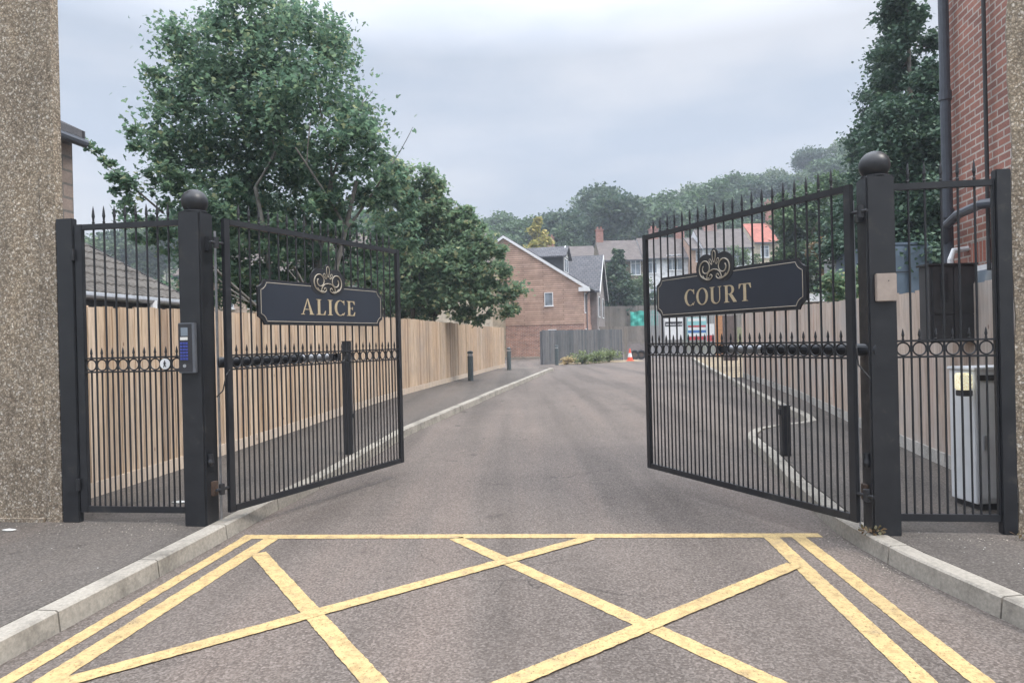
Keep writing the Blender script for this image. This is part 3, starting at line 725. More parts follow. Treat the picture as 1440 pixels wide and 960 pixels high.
board_fence('pale weathered timber fence along the right footpath', FR[::-1], 1.95, fence_pale, gconc, pitch=.12, seed=4)
# small grey post bollards
def bollard(label, u, v, h):
    x, z = ray(u, v); Y = 25
    for _ in range(60): Y = (gz(Y)+.118-HC)/z
    t = thing('bollard', label, 'bollard', (x*Y, Y, gz(Y)+.118), 0, 'grey steel bollards along the pavement')
    m = MB(); m.lathe([(.095, -.05), (.095, h-.17)], 20); m.build('shaft', bollard_m, t)
    m = MB(); m.lathe([(.085, h-.17), (.085, h-.09)], 20); m.build('reflective_band', galv, t)
    m = MB(); m.lathe([(.10, h-.09), (.10, h-.04), (.085, h-.015), (.04, h)], 20); m.build('cap', bollard_m, t)
bollard('grey bollard on the left pavement, nearest of the three', 662, 535, 1.0)
bollard('grey bollard on the pavement at the end of the tan fence', 716, 520, 1.0)
bollard('small grey bollard in front of the dark grey fence', 783, 512, 1.0)
g0 = at(763, 512, 39); g1 = at(876, 505, 44)
board_fence('low dark grey board fence below the brick house', [(g0.x, 39), (g1.x, 44)], 1.95, fence_grey, fence_grey, pitch=.14, seed=6, base=.02)
m = MB(); m.box(-.09, .09, -.09, .09, -.1, 2.1); o = single('fence_post', m, fence_dull, 'pale timber post at right end of the dark grey fence', 'post'); o.location = (at(880, 500, 44.1).x, 44.05, .17)
b0, b1 = at(846, 470, 58), at(960, 470, 58)
board_fence('lower dull timber fence behind the traffic cone', [(b0.x-3, 58.0), (b1.x, 58.0)], 1.5, fence_dull, fence_dull, pitch=.15, seed=8, base=.9)
board_fence('upper grey-brown timber fence on the bank behind the brick house', [(b0.x-3, 66.5), (b1.x+9, 66.5)], 2.3, fence_dull, fence_dull, pitch=.15, seed=9, base=.0)
m = MB(); m.box(b0.x-3, b1.x, 57.9, 58.2, 0.1, 1.05); single('brick_wall', m, brick_dim, 'low dark brick wall under the dull timber fence', 'wall')
# green netting on the upper fence
a, b = at(886, 438, 66.2), at(925, 462, 66.2); m = MB(); n = 14; vs = []; fs = []
for i in range(n+1):
    for j in range(6):
        vs.append((a.x+(b.x-a.x)*i/n, 66.2-.12-.06*sin(i*1.9)-.05*sin(j*2+i), b.z+(a.z-b.z)*j/5-.12*sin(i*.9)*(j == 5)*.6))
for i in range(n):
    for j in range(5): q = i*6+j; fs.append((q, q+6, q+7, q+1))
vs2 = [(x, y+.02, z) for x, y, z in vs]; m.add(vs, fs); m.add(vs2, [f[::-1] for f in fs]); single('netting', m, netting, 'bright green debris netting hung on the far timber fence', 'netting')
# traffic cone
p = at(886, 505, 41.5); t = thing('traffic_cone', 'orange and white traffic cone at the road end', 'traffic cone', (p.x, 41.5, .18))
m = MB(); m.box(-.22, .22, -.22, .22, 0, .05); m.build('base', orange, t, bevel=.01)
m = MB(); m.lathe([(.17, .05), (.135, .24), (.132, .241)], 20); m.lathe([(.088, .481), (.035, .76), (.02, .76)], 20); m.build('cone_body', orange, t)
m = MB(); m.lathe([(.132, .24), (.088, .482)], 20); m.build('white_band', white, t)
# tyres stacked near the cone
def tyre(label, u, Y, z, tilt):
    x = uX(u, Y); t = thing('tyre', label, 'tyre', (x, Y, z))
    m = MB(); mn = Matrix.Rotation(tilt, 4, 'X'); pr_ = [(.17, -.09), (.27, -.10), (.31, -.06), (.31, .06), (.27, .10), (.17, .09), (.17, -.09)]
    m.lathe(pr_, 20, mn); m.build('tread', rubber, t)
    m = MB(); m.lathe([(.165, -.05), (.165, .05)], 16, mn); m.build('rim', rustm, t)
tyre('old black tyre leaning at the road end beside the cone', 892, 44.5, .47, RAD(75)); tyre('old black tyre leaning by the gate edge at the road end', 901, 44.8, .47, RAD(80))

# ------------------------------------------------------------------ buildings
def window(parent, x0, x1, z0, z1, y, n=1, face=-1, frame=plast, top=True, gm=None):
    """white frame proud of the wall, glass set back; local facade plane y, facing -y"""
    t = .07 if (x1-x0) > .8 else .05
    m = MB(); yo = y-.05
    m.box(x0, x1, yo, y+.05, z1-t, z1); m.box(x0, x1, yo, y+.05, z0, z0+t)
    m.box(x0, x0+t, yo+.001, y+.05, z0+t, z1-t); m.box(x1-t, x1, yo+.001, y+.05, z0+t, z1-t)
    for i in range(1, n): c = x0+(x1-x0)*i/n; m.box(c-t*.45, c+t*.45, yo+.002, y+.05, z0+t, z1-t)
    if top: zz = z0+(z1-z0)*.7; m.box(x0+t, x1-t, yo+.004, y+.05, zz-t*.35, zz+t*.35)
    w = m.build('window', frame, parent)
    m = MB(); m.box(x0+t, x1-t, y-.02, y-.012, z0+t, z1-t); m.build('pane', gm or glass, w)
    m = MB(); m.box(x0-.06, x1+.06, y-.10, y+.02, z0-.05, z0-.002); m.build('sill', frame, w)
    return w
# brick and timber house at the end of the road
HZ = .17; p = at(822, 480, 52)
bh = thing('brick_house', 'house with timber-clad gable over brown brick and grey tiled roof', 'house', (p.x, 52, HZ), RAD(-13))
EZ, AZ = 5.45, 9.45; AX = -6.15; sl = (AZ-EZ)/(-AX)
m = MB(); m.prism([(AX, 2.55), (0, 2.55), (0, EZ), (AX, AZ)], 0, .25); m.build('clad_wall', cladding, bh)
m = MB(); m.box(AX, 0, .03, 9, 0, 2.55); m.build('brick_wall', brick_house, bh)
m = MB(); m.prism([(2*AX, 0), (AX-.002, 0), (AX-.002, AZ-.02), (2*AX, EZ)], .12, 9); m.build('cream_wall', render_cream, bh)
m = MB(); m.box(-5, -.06, .26, 14, 2.55, EZ-.02); m.prism([(AX, EZ-.02), (-.06, EZ-.02), (AX, AZ-.05)], .26, 14); m.box(AX, -.06, 9, 14, 0, 2.55); m.build('body_wall', brick_house, bh)
m = MB(); ov = .38
m.prism([(AX, AZ+.05), (AX, AZ+.22), (ov, EZ-ov*sl+.22), (ov, EZ-ov*sl+.05)][::-1], -.12, 14.2); m.prism([(AX-.001, AZ+.05), (AX-.001, AZ+.22), (2*AX-ov, EZ-ov*sl+.22), (2*AX-ov, EZ-ov*sl+.05)], -.12, 14.2); m.build('roof', tile_grey, bh)
m = MB(); m.prism([(AX, AZ-.05), (AX, AZ+.16), (ov, EZ-ov*sl+.16), (ov, EZ-ov*sl-.10)][::-1], -.17, -.125); m.prism([(2*AX-ov, EZ-ov*sl-.10), (2*AX-ov, EZ-ov*sl+.16), (AX-.001, AZ+.16), (AX-.001, AZ-.05)][::-1], -.17, -.125)
m.box(-.35, ov+.1, -.20, .35, EZ-.42, EZ-.10); m.build('bargeboard', white, bh)
m = MB(); m.box(ov, ov+.12, -.1, 4.2, EZ-.20, EZ-.10); m.build('gutter', pipe_m, bh)
m = MB(); m.tube([(ov+.05, 1.2, EZ-.2), (.1, 1.2, EZ-.6), (.08, 1.2, .1)], .05, 8); m.build('downpipe', pipe_m, bh)
window(bh, -3.02, -2.35, 4.0, 5.2-.15, 0, 1, top=False); window(bh, -2.8, -2.15, 1.45, 2.2, .03, 1)
# dormer
m = MB(); m.box(-5.2, -1.75, 1.6, 4.4, 6.0, 8.1); dm = m.build('dormer', darkgrey, bh)
m = MB(); 
m.add([(-6.3, 1.35, 8.02), (-1.45, 1.35, 8.02), (-1.45, 3.0, 8.95), (-6.3, 3.0, 8.95), (-6.3, 1.35, 7.9), (-1.45, 1.35, 7.9), (-1.45, 3.0, 8.83), (-6.3, 3.0, 8.83)], [(0, 1, 2, 3), (7, 6, 5, 4), (0, 4, 5, 1), (1, 5, 6, 2), (2, 6, 7, 3), (3, 7, 4, 0)])
m.add([(-6.3, 4.65, 8.02), (-1.45, 4.65, 8.02), (-1.45, 3.001, 8.95), (-6.3, 3.001, 8.95), (-6.3, 4.65, 7.9), (-1.45, 4.65, 7.9), (-1.45, 3.001, 8.83), (-6.3, 3.001, 8.83)], [(3, 2, 1, 0), (4, 5, 6, 7), (1, 5, 4, 0), (2, 6, 5, 1), (3, 7, 6, 2), (0, 4, 7, 3)])
m.build('dormer_roof', tile_grey, dm)
m = MB(); m.add([(-1.70, 1.6, 8.05), (-1.70, 4.4, 8.05), (-1.70, 3, 8.98), (-1.78, 1.6, 8.05), (-1.78, 4.4, 8.05), (-1.78, 3, 8.98)], [(0, 1, 2), (5, 4, 3), (0, 3, 4, 1), (1, 4, 5, 2), (2, 5, 3, 0)]); m.build('dormer_gable', white, dm)
m = MB(); m.box(-1.75, -1.70, 1.9, 4.1, 6.75, 7.95); dw = m.build('dormer_window', plast, dm)
m = MB(); m.box(-1.70, -1.69, 2.1, 2.9, 6.85, 7.85); m.box(-1.70, -1.69, 3.1, 3.9, 6.85, 7.85); m.build('pane', glass, dw)
# cross wing
m = MB(); m.add([(.5, 5, 0), (.5, 12, 0), (.5, 12, 5.3), (.5, 8.4, 8.5), (.5, 5, 5.5), (-4, 5, 0), (-4, 12, 0), (-4, 12, 5.3), (-4, 8.4, 8.5), (-4, 5, 5.5)], [(0, 1, 2, 3, 4), (9, 8, 7, 6, 5), (0, 5, 6, 1), (1, 6, 7, 2), (2, 7, 8, 3), (3, 8, 9, 4), (4, 9, 5, 0)]); wg = m.build('wing_wall', brick_dim, bh)
m = MB()
for y0, z0, y1, z1 in ((4.5, 5.35, 8.4, 8.75), (12.5, 5.05, 8.401, 8.75)):
    m.add([(-5.5, y0, z0), (.8, y0, z0), (.8, y1, z1), (-5.5, y1, z1), (-5.5, y0, z0-.14), (.8, y0, z0-.14), (.8, y1, z1-.14), (-5.5, y1, z1-.14)], [(0, 1, 2, 3), (7, 6, 5, 4), (0, 4, 5, 1), (1, 5, 6, 2), (2, 6, 7, 3), (3, 7, 4, 0)])
m.build('wing_roof', tile_grey, wg)
m = MB()
for y0, z0, y1, z1 in ((4.45, 5.28, 8.4, 8.72), (12.55, 4.98, 8.401, 8.72)):
    m.add([(.805, y0, z0), (.845, y0, z0), (.845, y1, z1), (.805, y1, z1), (.805, y0, z0-.24), (.845, y0, z0-.24), (.845, y1, z1-.24), (.805, y1, z1-.24)], [(0, 1, 2, 3), (7, 6, 5, 4), (0, 4, 5, 1), (1, 5, 6, 2), (2, 6, 7, 3), (3, 7, 4, 0)])
m.build('wing_bargeboard', white, wg)
for y0, y1, z0, z1, x in ((.8, 1.5, 3.4, 5.0, -.06), (6.0, 7.1, 3.2, 5.0, .5), (9.3, 10.4, 3.2, 5.0, .5), (.8, 1.5, .9, 2.2, 0.0), (6, 7.1, .7, 2.2, .5), (9.3, 10.4, .7, 2.2, .5)):
    m = MB(); m.box(x, x+.06, y0, y1, z0, z1); w = m.build('window', plast, bh)
    m = MB(); m.box(x+.06, x+.068, y0+.1, y1-.1, z0+.1, z1-.1); m.build('pane', glass, w)
m = MB(); m.box(AX-6, .3, -.9, .0, -.01, .12); m.build('base_path', kerb_m, bh)

# terrace on the hill
def terr_house(label, u0, u1, ve, vr, Y, wall, roof, wins, depth=8, chim=(), name='terraced_house', hip=0, base=None):
    x0, x1 = uX(u0, Y), uX(u1, Y); um = (u0+u1)/2; ze = at(um, ve, Y).z; zr = at(um, vr, Y+depth/2).z
    bz = min(terr(x0, Y), terr(x1, Y))-.5
    t = thing(name, label, 'house', ((x0+x1)/2, Y, bz)); w = (x1-x0)/2; ze -= bz; zr -= bz
    m = MB(); m.add([(-w, 0, 0), (w, 0, 0), (w, depth, 0), (-w, depth, 0), (-w, 0, ze), (w, 0, ze), (w, depth, ze), (-w, depth, ze), (-w, depth/2, zr-.12), (w, depth/2, zr-.12)], [(0, 1, 5, 4), (2, 3, 7, 6), (1, 2, 6, 9, 5), (3, 0, 4, 8, 7), (0, 3, 2, 1)]); m.build('wall', wall, t)
    m = MB(); s = (zr-ze)/(depth/2); yo = -.35; zo = ze+yo*s
    for a, b, c, d in (((-w+.0, yo, zo), (w, yo, zo), (w-hip, depth/2, zr), (-w+.0+hip*0, depth/2, zr)), ((w, depth-yo, zo), (-w, depth-yo, zo), (-w, depth/2+.001, zr), (w-hip, depth/2+.001, zr))):
        vs = [a, b, c, d]; vs += [(x, y, z-.12) for x, y, z in vs]; m.add(vs, [(0, 1, 2, 3), (7, 6, 5, 4), (0, 4, 5, 1), (1, 5, 6, 2), (2, 6, 7, 3), (3, 7, 4, 0)])
    rf = m.build('roof', roof, t)
    m = MB(); m.box(-w, w, yo-.1, yo-.005, zo-.18, zo-.04); m.build('gutter', pipe_m, t)
    for cu, cw, chh, mat in chim:
        cx = uX(cu, Y+depth/2)-(x0+x1)/2; m = MB(); m.box(cx-cw/2, cx+cw/2, depth/2-.35, depth/2+.35, zr-.5, zr+chh); c = m.build('chimney', mat, rf)
        m = MB(); m.box(cx-cw/2-.08, cx+cw/2+.08, depth/2-.43, depth/2+.43, zr+chh+.001, zr+chh+.14); m.build('chimney_cap', mat, c)
        for k in (-1, 1): m = MB(); m.lathe([(.13, zr+chh+.14), (.10, zr+chh+.5)], 10, Matrix.Translation((cx+k*cw*.25, depth/2, 0))); m.build('chimney_pot', soldier, c)
    for wu0, wu1, wv0, wv1, n in wins:
        window(t, uX(wu0, Y)-(x0+x1)/2, uX(wu1, Y)-(x0+x1)/2, at(um, wv1, Y).z-bz, at(um, wv0, Y).z-bz, -.0, n)
    return t
terr_house('tan pebbledashed terraced house with brown roof beside the conifer', 846, 906, 363, 338, 84, pebbles_m, tile_brown, [(889, 903, 364, 387, 2), (862, 875, 364, 386, 2), (888, 903, 408, 424, 3)], chim=[(846, .9, 1.3, soldier)])
terr_house('white terraced house with brown roof in middle of the hill row', 906.3, 974, 360, 334, 84, render_white, tile_brown, [(913, 926, 362, 384, 2), (940, 962, 358, 380, 3), (915, 930, 402, 420, 2), (940, 962, 400, 420, 3)], chim=[(922, 1.1, 1.0, soldier), (958, 1.2, .9, soldier)])
terr_house('narrow peach house bay on the hill between two white walls', 974.3, 990, 348, 334, 82.5, render_peach, tile_brown, [(981, 988, 352, 368, 1)], depth=7, name='house')
terr_house('pale gabled house with grey roof behind the crest of the COURT sign', 990.5, 1062, 346, 322, 82, render_white, tile_brown, [(1000, 1016, 352, 372, 2), (1030, 1046, 350, 370, 2)], chim=[(1001, 1.6, .8, brick_red)], name='house')
terr_house('cream house with red tiled roof beside the dark tree', 1063, 1098, 338, 314, 84, render_cream, tile_red, [(1072, 1084, 345, 362, 2)], chim=[(1086, .9, 2.6, soldier)], name='house')
terr_house('small far house showing brown roof above the dormer', 800, 842, 362, 346, 92, brick_house, tile_brown, [], chim=[(776, 1.2, 1.2, soldier)], name='house')
# clad house seen through the big tree on the left
def backhouse(label, u0, u1, Y, ve, vr, wall, wins, roof=tile_brown, bz=0, name='house'):
    return terr_house(label, u0, u1, ve, vr, Y, wall, roof, wins, depth=7, name=name)
backhouse('pale timber-clad house glimpsed through the sycamore', 250, 560, 29, 378, 330, clad_pale, [(318, 330, 412, 432, 1), (352, 366, 412, 432, 1), (492, 512, 404, 424, 2)])
backhouse('cream rendered house behind the spreading tree over the fence', 590, 690, 47, 372, 330, render_cream, [(608, 628, 378, 400, 2), (650, 670, 378, 400, 2)])

# outbuilding with pantile roof behind left fence
def outb():
    e1 = Vector((-4.39, 9.4)); d = Vector((.143, 1)).normalized(); ze = at(256, 425, 9.25).z; zr = ze+1.22; w = 3.0; dp = 2.35; courses = 9
    t = thing('outbuilding', 'low outbuilding with grey pantile roof behind the side gate fence', 'outbuilding', (e1.x, e1.y, 0), math.atan2(d.y, d.x))
    m = MB(); m.box(-w, -.05, .25, 4.4, 0, ze-.05); m.prism([(0, 0)]*0 or [(-.25, ze-.05), (-.05, ze-.05), (-.05, ze-.0), (-.25, ze-.0)], .3, 4.3)
    m.add([(-.05, .25, ze-.05), (-.05, 4.4, ze-.05), (-.05, dp, zr-.03), (-w, .25, ze-.05), (-w, 4.4, ze-.05), (-w, dp, zr-.03)], [(0, 1, 2), (5, 4, 3)]); m.build('wall', brick_dim, t)
    m = MB()
    for side in (0, 1):
        for c in range(courses):
            a, b = c/courses, (c+1)/courses+.03
            z0 = ze+(zr-ze)*a+.03; z1 = ze+(zr-ze)*b; y0, y1 = dp*a, dp*b
            if side: y0, y1 = 2*dp-y0, 2*dp-y1
            n = 96; vs = []; fs = []
            for i in range(n+1):
                x = -w+i*((w+.06)/n); h = .024*abs(sin(pi*i/4))**.6
                vs += [(x, y0, z0-.035), (x, y0, z0+h), (x, y1, z1+h)]
            for i in range(n): q = i*3; fs += [(q, q+3, q+4, q+1), (q+1, q+4, q+5, q+2)]
            m.add(vs, fs)
    rf = m.build('roof', m_roofold, t)
    m = MB(); m.tube([(.06, dp, zr+.04), (-w, dp, zr+.04)], .07, 10); m.build('ridge_tiles', m_roofold, rf)
    m = MB(); m.add([(.03, 0, ze-.06), (.07, 0, ze-.06), (.07, dp, zr-.05), (.03, dp, zr-.05), (.03, 0, ze+.04), (.07, 0, ze+.04), (.07, dp, zr+.05), (.03, dp, zr+.05)], [(0, 1, 2, 3), (7, 6, 5, 4), (0, 4, 5, 1), (1, 5, 6, 2), (2, 6, 7, 3), (3, 7, 4, 0)]); m.build('verge', darkgrey, rf)
    m = MB(); m.tube([(-w, -.06, ze-.02), (.06, -.06, ze-.02)], .045, 10); g = m.build('gutter', galv, t)
    m = MB(); m.lathe([(.05, -.22), (.05, -.02)], 10, Matrix.Translation((-.9, -.06, ze))); m.build('gutter_outlet', white, g)
    m = MB(); m.box(-w, .03, .0, .04, ze-.22, ze-.03); m.build('fascia', darkgrey, t)
m_roofold = m_concrete('old_roof_tile', (.135, .125, .115))
outb()
# roughcast boundary buildings each side
wl = LP-dirg*1.31
t = thing('roughcast_house', 'stone-chip roughcast house wall left of the gate', 'house', (wl.x, wl.y+.03, .1), gang)
def footprint(mb, pts, z0, z1):
    n = len(pts); mb.add([(x, y, z0) for x, y in pts]+[(x, y, z1) for x, y in pts], [tuple(range(n-1, -1, -1)), tuple(range(n, 2*n))]+[(i, (i+1) % n, (i+1) % n+n, i+n) for i in range(n)])
m = MB(); footprint(m, [(-4.5, -.04), (0, -.04), (0, .05), (-2.2, 2.6), (-6.5, 2.6)], -.1, 7.0); m.build('wall', roughcast, t)
m = MB(); m.box(-.13, .010, -.052, -.041, -.1, 6.99); m.build('corner_strip', roughcast, t)
m = MB(); footprint(m, [(-4.7, -.3), (.2, -.3), (.25, .1), (-2.1, 2.9), (-6.7, 2.9)], 7.0, 7.15); m.build('eaves', darkgrey, t)
m = MB(); m.box(-4.5, -.16, -.07, -.043, -.1, .05); m.build('plinth', roughcast, t)
wr = RP+dirg*.925
t = thing('roughcast_building', 'stone-chip roughcast building corner right of the railing panel', 'building', (wr.x, wr.y, .1), gang)
m = MB()
nz_ = 70; vs = []; fs = []; rw = random.Random(3)
for i in range(nz_+1):
    z = -.1+7.1*i/nz_; j = .010*sin(z*5)+rw.uniform(-.007, .007); vs += [(j, -.02, z), (3.5, -.02, z), (j+.02, .03, z), (1.9, 2.0, z)]
for i in range(nz_): q = i*4; fs += [(q, q+1, q+5, q+4), (q+2, q, q+4, q+6), (q+3, q+2, q+6, q+7)]
m.add(vs, fs); m.build('wall', roughcast, t)
# weathered brick building behind left
Y = 7.6; fc = at(104, 300, Y); ez = at(100, 192, Y).z; ang = math.atan2(1, .143)
t = thing('brick_building', 'weathered brick building corner behind the roughcast wall', 'building', (fc.x, Y, 0), ang)   # local +x runs along the drive, wall on local +y side
m = MB(); m.box(-1.2, 0, 0, 3.2, 0, ez); m.build('wall', brick_grey, t)
m = MB(); m.box(-1.2, -.44, -.03, 3.2, ez-.3, 7.0); m.build('upper_wall', brick_grey, t)
m = MB(); m.add([(-.438, -.14, ez-.03), (.03, -.14, ez-.03), (.03, 3.2, ez+1.6), (-.438, 3.2, ez+1.6), (-.438, -.14, ez+.05), (.03, -.14, ez+.05), (.03, 3.2, ez+1.7), (-.438, 3.2, ez+1.7)], [(0, 1, 2, 3), (7, 6, 5, 4), (0, 4, 5, 1), (1, 5, 6, 2), (2, 6, 7, 3), (3, 7, 4, 0)]); m.build('roof', tile_grey, t)
m = MB(); m.tube([(-.5, -.11, ez-.07), (.06, -.11, ez-.07)], .05, 10); m.build('gutter', pipe_m, t)
# red brick house on the right
A_, B_ = Vector((4.98, 7.72)), Vector((4.98-.193*2.4, 5.32)); ang = math.atan2((A_-B_).y, (A_-B_).x)
t = thing('red_brick_house', 'red brick house side wall with dark downpipe at right', 'house', (B_.x, B_.y, 0), ang); Lb = (A_-B_).length
m = MB(); m.box(0, Lb, -5, 0, 0, 7.2); m.build('wall', brick_red, t)        # local +y faces the drive
m = MB(); m.box(-.3, Lb+.3, -5.3, .35, 7.2, 7.35); m.build('eaves', darkgrey, t)
dpx = Lb-.20; m = MB(); m.tube([(dpx, .10, 2.0), (dpx, .10, 7.1)], .052, 12)
for z in (2.9, 4.2, 5.6): m.lathe([(.064, z-.05), (.064, z+.05)], 12, Matrix.Translation((dpx, .10, 0)))
dp_ = m.build('downpipe', pipe_m, t)
z_ = at(1355, 322, 7.4).z; m = MB(); m.tube([(dpx, .12, z_-.12), (dpx-.12, .16, z_+.05), (dpx-.4, .16, z_+.12), (dpx-.9, .16, z_+.13), (dpx-1.0, .10, z_+.12), (dpx-1.05, -.1, z_+.1)], .048, 10); m.build('waste_pipe', pipe_m, dp_)
m = MB(); m.tube([(dpx-.22, -.05, z_-.22), (dpx-.22, .14, z_-.24), (dpx-.24, .18, z_-.34), (dpx-.24, .18, z_-.46)], .03, 10); m.build('overflow_pipe', white, t)
m = MB(); m.tube([(dpx-.22, .18, z_-.46), (dpx-.2, .15, z_-.62), (dpx-.05, .12, z_-.66)], .035, 10); m.build('overflow_trap', pipe_m, t)
m = MB(); m.tube([(dpx-.80, .06, 2.2), (dpx-.80, .06, 7.1)], .02, 8); m.build('cable_pipe', darkgrey, t)
zz = at(1378, 350, 7.0).z; m = MB(); m.box(dpx-.95, dpx-.30, -.02, .008, zz-.16, zz+.10); m.build('soldier_arch', soldier, t)
m = MB(); m.box(dpx-.90, dpx-.35, -.02, .012, zz-1.2, zz-.165); w = m.build('window', plast, t); m = MB(); m.box(dpx-.84, dpx-.41, .012, .018, zz-1.1, zz-.22); m.build('pane', glass, w)

# dark steel cabinet on the right fence, grey enclosure with a small glowing box
Yc = 6.75; xa, xb = at(1308, 430, Yc).x, at(1373, 430, Yc).x
t = thing('meter_cabinet', 'dark steel cabinet fixed high on the right fence', 'cabinet', (xa, Yc, 0), RAD(0)); w = xb-xa
zt, zb = at(1340, 373, Yc).z, at(1340, 481, Yc).z
m = MB(); m.box(0, w, 0, .18, zb, zt); m.build('body', darkgrey, t, bevel=.004)
m = MB(); m.box(-.02, w+.02, -.02, .20, zt+.001, zt+.02); m.build('lid', darkgrey, t, bevel=.004)
for k, (c0, c1) in enumerate(((.02, w/2-.004), (w/2+.004, w-.02))):
    for z0, z1 in ((zb+.02, (zb+zt)/2-.11), ((zb+zt)/2-.10, zt-.02)):
        m = MB(); m.box(c0, c1, -.012, -.001, z0, z1); m.build('door', darkgrey, t, bevel=.003)
m = MB(); m.box(.10, .17, -.022, -.0125, zb+.42, zt-.08); m.build('handle', black, t)
m = MB(); m.box(w-.12, w-.06, .181, .42, zb+.1, zb+.16); m.box(w-.12, w-.06, .181, .42, zt-.2, zt-.14); m.build('wall_bracket', darkgrey, t)
Ye = 5.66; xa = at(1372, 600, Ye).x
t = thing('control_cabinet', 'waist-high light grey steel control cabinet behind the right railing', 'cabinet', (xa, Ye, .118), RAD(4))
m = MB(); m.box(0, .44, 0, .30, .05, 1.16); m.build('body', boxgrey, t, bevel=.006)
m = MB(); m.box(-.012, .452, -.012, .312, 1.161, 1.185); m.build('lid', boxgrey, t, bevel=.005)
m = MB(); m.box(.02, .42, -.008, -.001, .09, 1.06); d = m.build('door', boxgrey, t, bevel=.003)
m = MB(); m.box(.02, .42, -.02, -.002, 1.075, 1.12); m.build('drip_rail', darkgrey, t)
m = MB(); m.box(.03, .41, -.004, .28, -.02, .049); m.build('plinth', darkgrey, t)
m = MB(); m.box(.06, .09, -.022, -.0085, .5, .62); m.build('handle', galv, d)
t2 = thing('glow_box', 'small glowing box on the grey control cabinet corner', 'lamp', (xa-.10, Ye-.02, 1.12), RAD(4))
m = MB(); m.box(-.05, .06, -.03, .06, 0, .14); m.build('lens', glowm, t2, bevel=.012)  # bright patch on the cabinet corner, made with self-glowing colour
m = MB(); m.box(-.03, .05, -.035, .065, -.05, -.001); m.build('glow_box_base', darkgrey, t2, bevel=.005)
# blue container, grey shed and roof beyond the right fence
Y = 15.5; xa, xb = at(1236, 370, Y).x, at(1309, 370, Y).x; t = thing('site_container', 'blue-grey steel container behind the right fence', 'container', (xa, Y, 0), RAD(-4))
zt = at(1270, 341, Y).z; m = MB(); w = xb-xa
n = 16
m.box(0, w, .03, 2.4, .1, zt-.05); m.build('body', bluebox, t)
m = MB(); m.box(-.03, w+.03, .0, 2.44, zt-.05, zt); m.build('roof', bluebox, t)
for i in range(2):
    m = MB(); m.box(.04+i*w/2, w/2-.04+i*w/2, -.012, .029, .3, zt-.09); d = m.build('door', bluebox, t, bevel=.006)
    m = MB(); m.tube([(.12+i*(w-.24), -.03, .4), (.12+i*(w-.24), -.03, zt-.15)], .012, 6); m.build('lock_rod', darkgrey, d)
m = MB(); m.box(.2, .75, -.02, .0, zt-.68, zt-.66); m.build('hinge_bar', signblack, t)
Y = 24; xa, xb = at(1128, 420, Y).x, at(1176, 420, Y).x; t = thing('garage', 'low pale flat-roofed garage behind the pale fence', 'garage', (xa, Y, 0))
zt = at(1150, 413, Y).z; m = MB(); m.box(0, xb-xa+2.2, 0, 4, 0, zt-.28); m.build('wall', brick_dim, t); m = MB(); m.box(-.2, xb-xa+2.4, -.2, 4.2, zt-.28, zt); m.build('roof', render_white, t)
m = MB(); m.box(.2, 1.2, -.03, -.002, .1, zt-.4); m.build('door', darkgrey, t)
grey_boards = m_brick('grey_boards', (.30, .32, .33), (.26, .28, .29), (.17, .18, .19), 3, .16, .012)
t = thing('shed', 'pale grey boarded shed behind the right gate hinge', 'shed', (8.8, 17.35, 0)); m = MB(); m.box(0, 2.6, 0, 1.8, 0, 3.62); m.build('wall', grey_boards, t)
m = MB(); m.box(-.06, 2.7, -.06, 1.86, 3.621, 3.70); m.build('roof', boxgrey, t)
m = MB(); m.box(.9, 1.8, -.03, -.001, .15, 2.1); m.build('door', boxgrey, t)
# site entrance: palisade, boards, timber posts
Y = 47; xa, xb = at(908, 470, Y).x, at(1012, 470, Y).x
t = thing('palisade_fence', 'pale steel palisade fence across the road end', 'fence', (xa, Y, .17)); n = 46; zt = at(960, 434, Y).z-.17
for i in range(n):
    x = (xb-xa)*i/(n-1); m = MB(); m.prism([(x-.035, 0.05), (x+.035, .05), (x+.035, zt-.1), (x, zt), (x-.035, zt-.1)], -.006, .006); m.build('pale', galv, t)
for z in (.35, zt-.4): m = MB(); m.box(0, xb-xa, .007, .05, z, z+.06); m.build('rail', galv, t)
def board(label, u0, u1, v0, v1, Y, mat, name='site_sign'):
    a, b = at(u0, v1, Y), at(u1, v0, Y); t = thing(name, label, 'sign', (a.x, Y, a.z)); m = MB(); m.box(0, b.x-a.x, 0, .03, 0, b.z-a.z); m.build('board', mat, t); return t, b.x-a.x, b.z-a.z
t, w, h = board('white site notice with a dark band behind the right gate', 935, 960, 447, 478, 46.7, white)
m = MB(); m.box(.04, w-.04, -.006, -.0005, h*.62, h*.84); bd = m.build('dark_band', signblack, t); m = MB()
rr = random.Random(5)
x = .10
while x < w-.12: q = rr.uniform(.03, .06); m.box(x, x+q, -.009, -.0065, h*.68, h*.68+rr.uniform(.06, .11)); x += q+.022
m.build('writing', white, bd)
t, w, h = board('multicoloured safety notice board behind the right gate', 967, 993, 446, 479, 46.6, teal)
for k, (z0, z1, mm) in enumerate(((.02, .18, red), (.20, .32, white), (.34, .44, bluep), (.46, .56, white), (.58, .66, red), (.84, .97, white))):
    m = MB(); m.box(.04, w-.04, -.006, -.0005, h*z0, h*z1); m.build('colour_panel', mm, t)
t, w, h = board('small white and red notice beside the multicoloured board', 994, 1004, 455, 480, 46.55, white); m = MB(); m.box(.01, w-.01, -.006, -.0005, 0.02, h*.35); m.build('red_panel', red, t)
def pst(label, u0, u1, v0, Y, mat, name='timber_post'):
    a, b = at(u0, v0, Y), at(u1, v0, Y); m = MB(); m.box(a.x, b.x, Y, Y+.3, .1, a.z); return single(name, m, mat, label, 'post', bevel=.01)
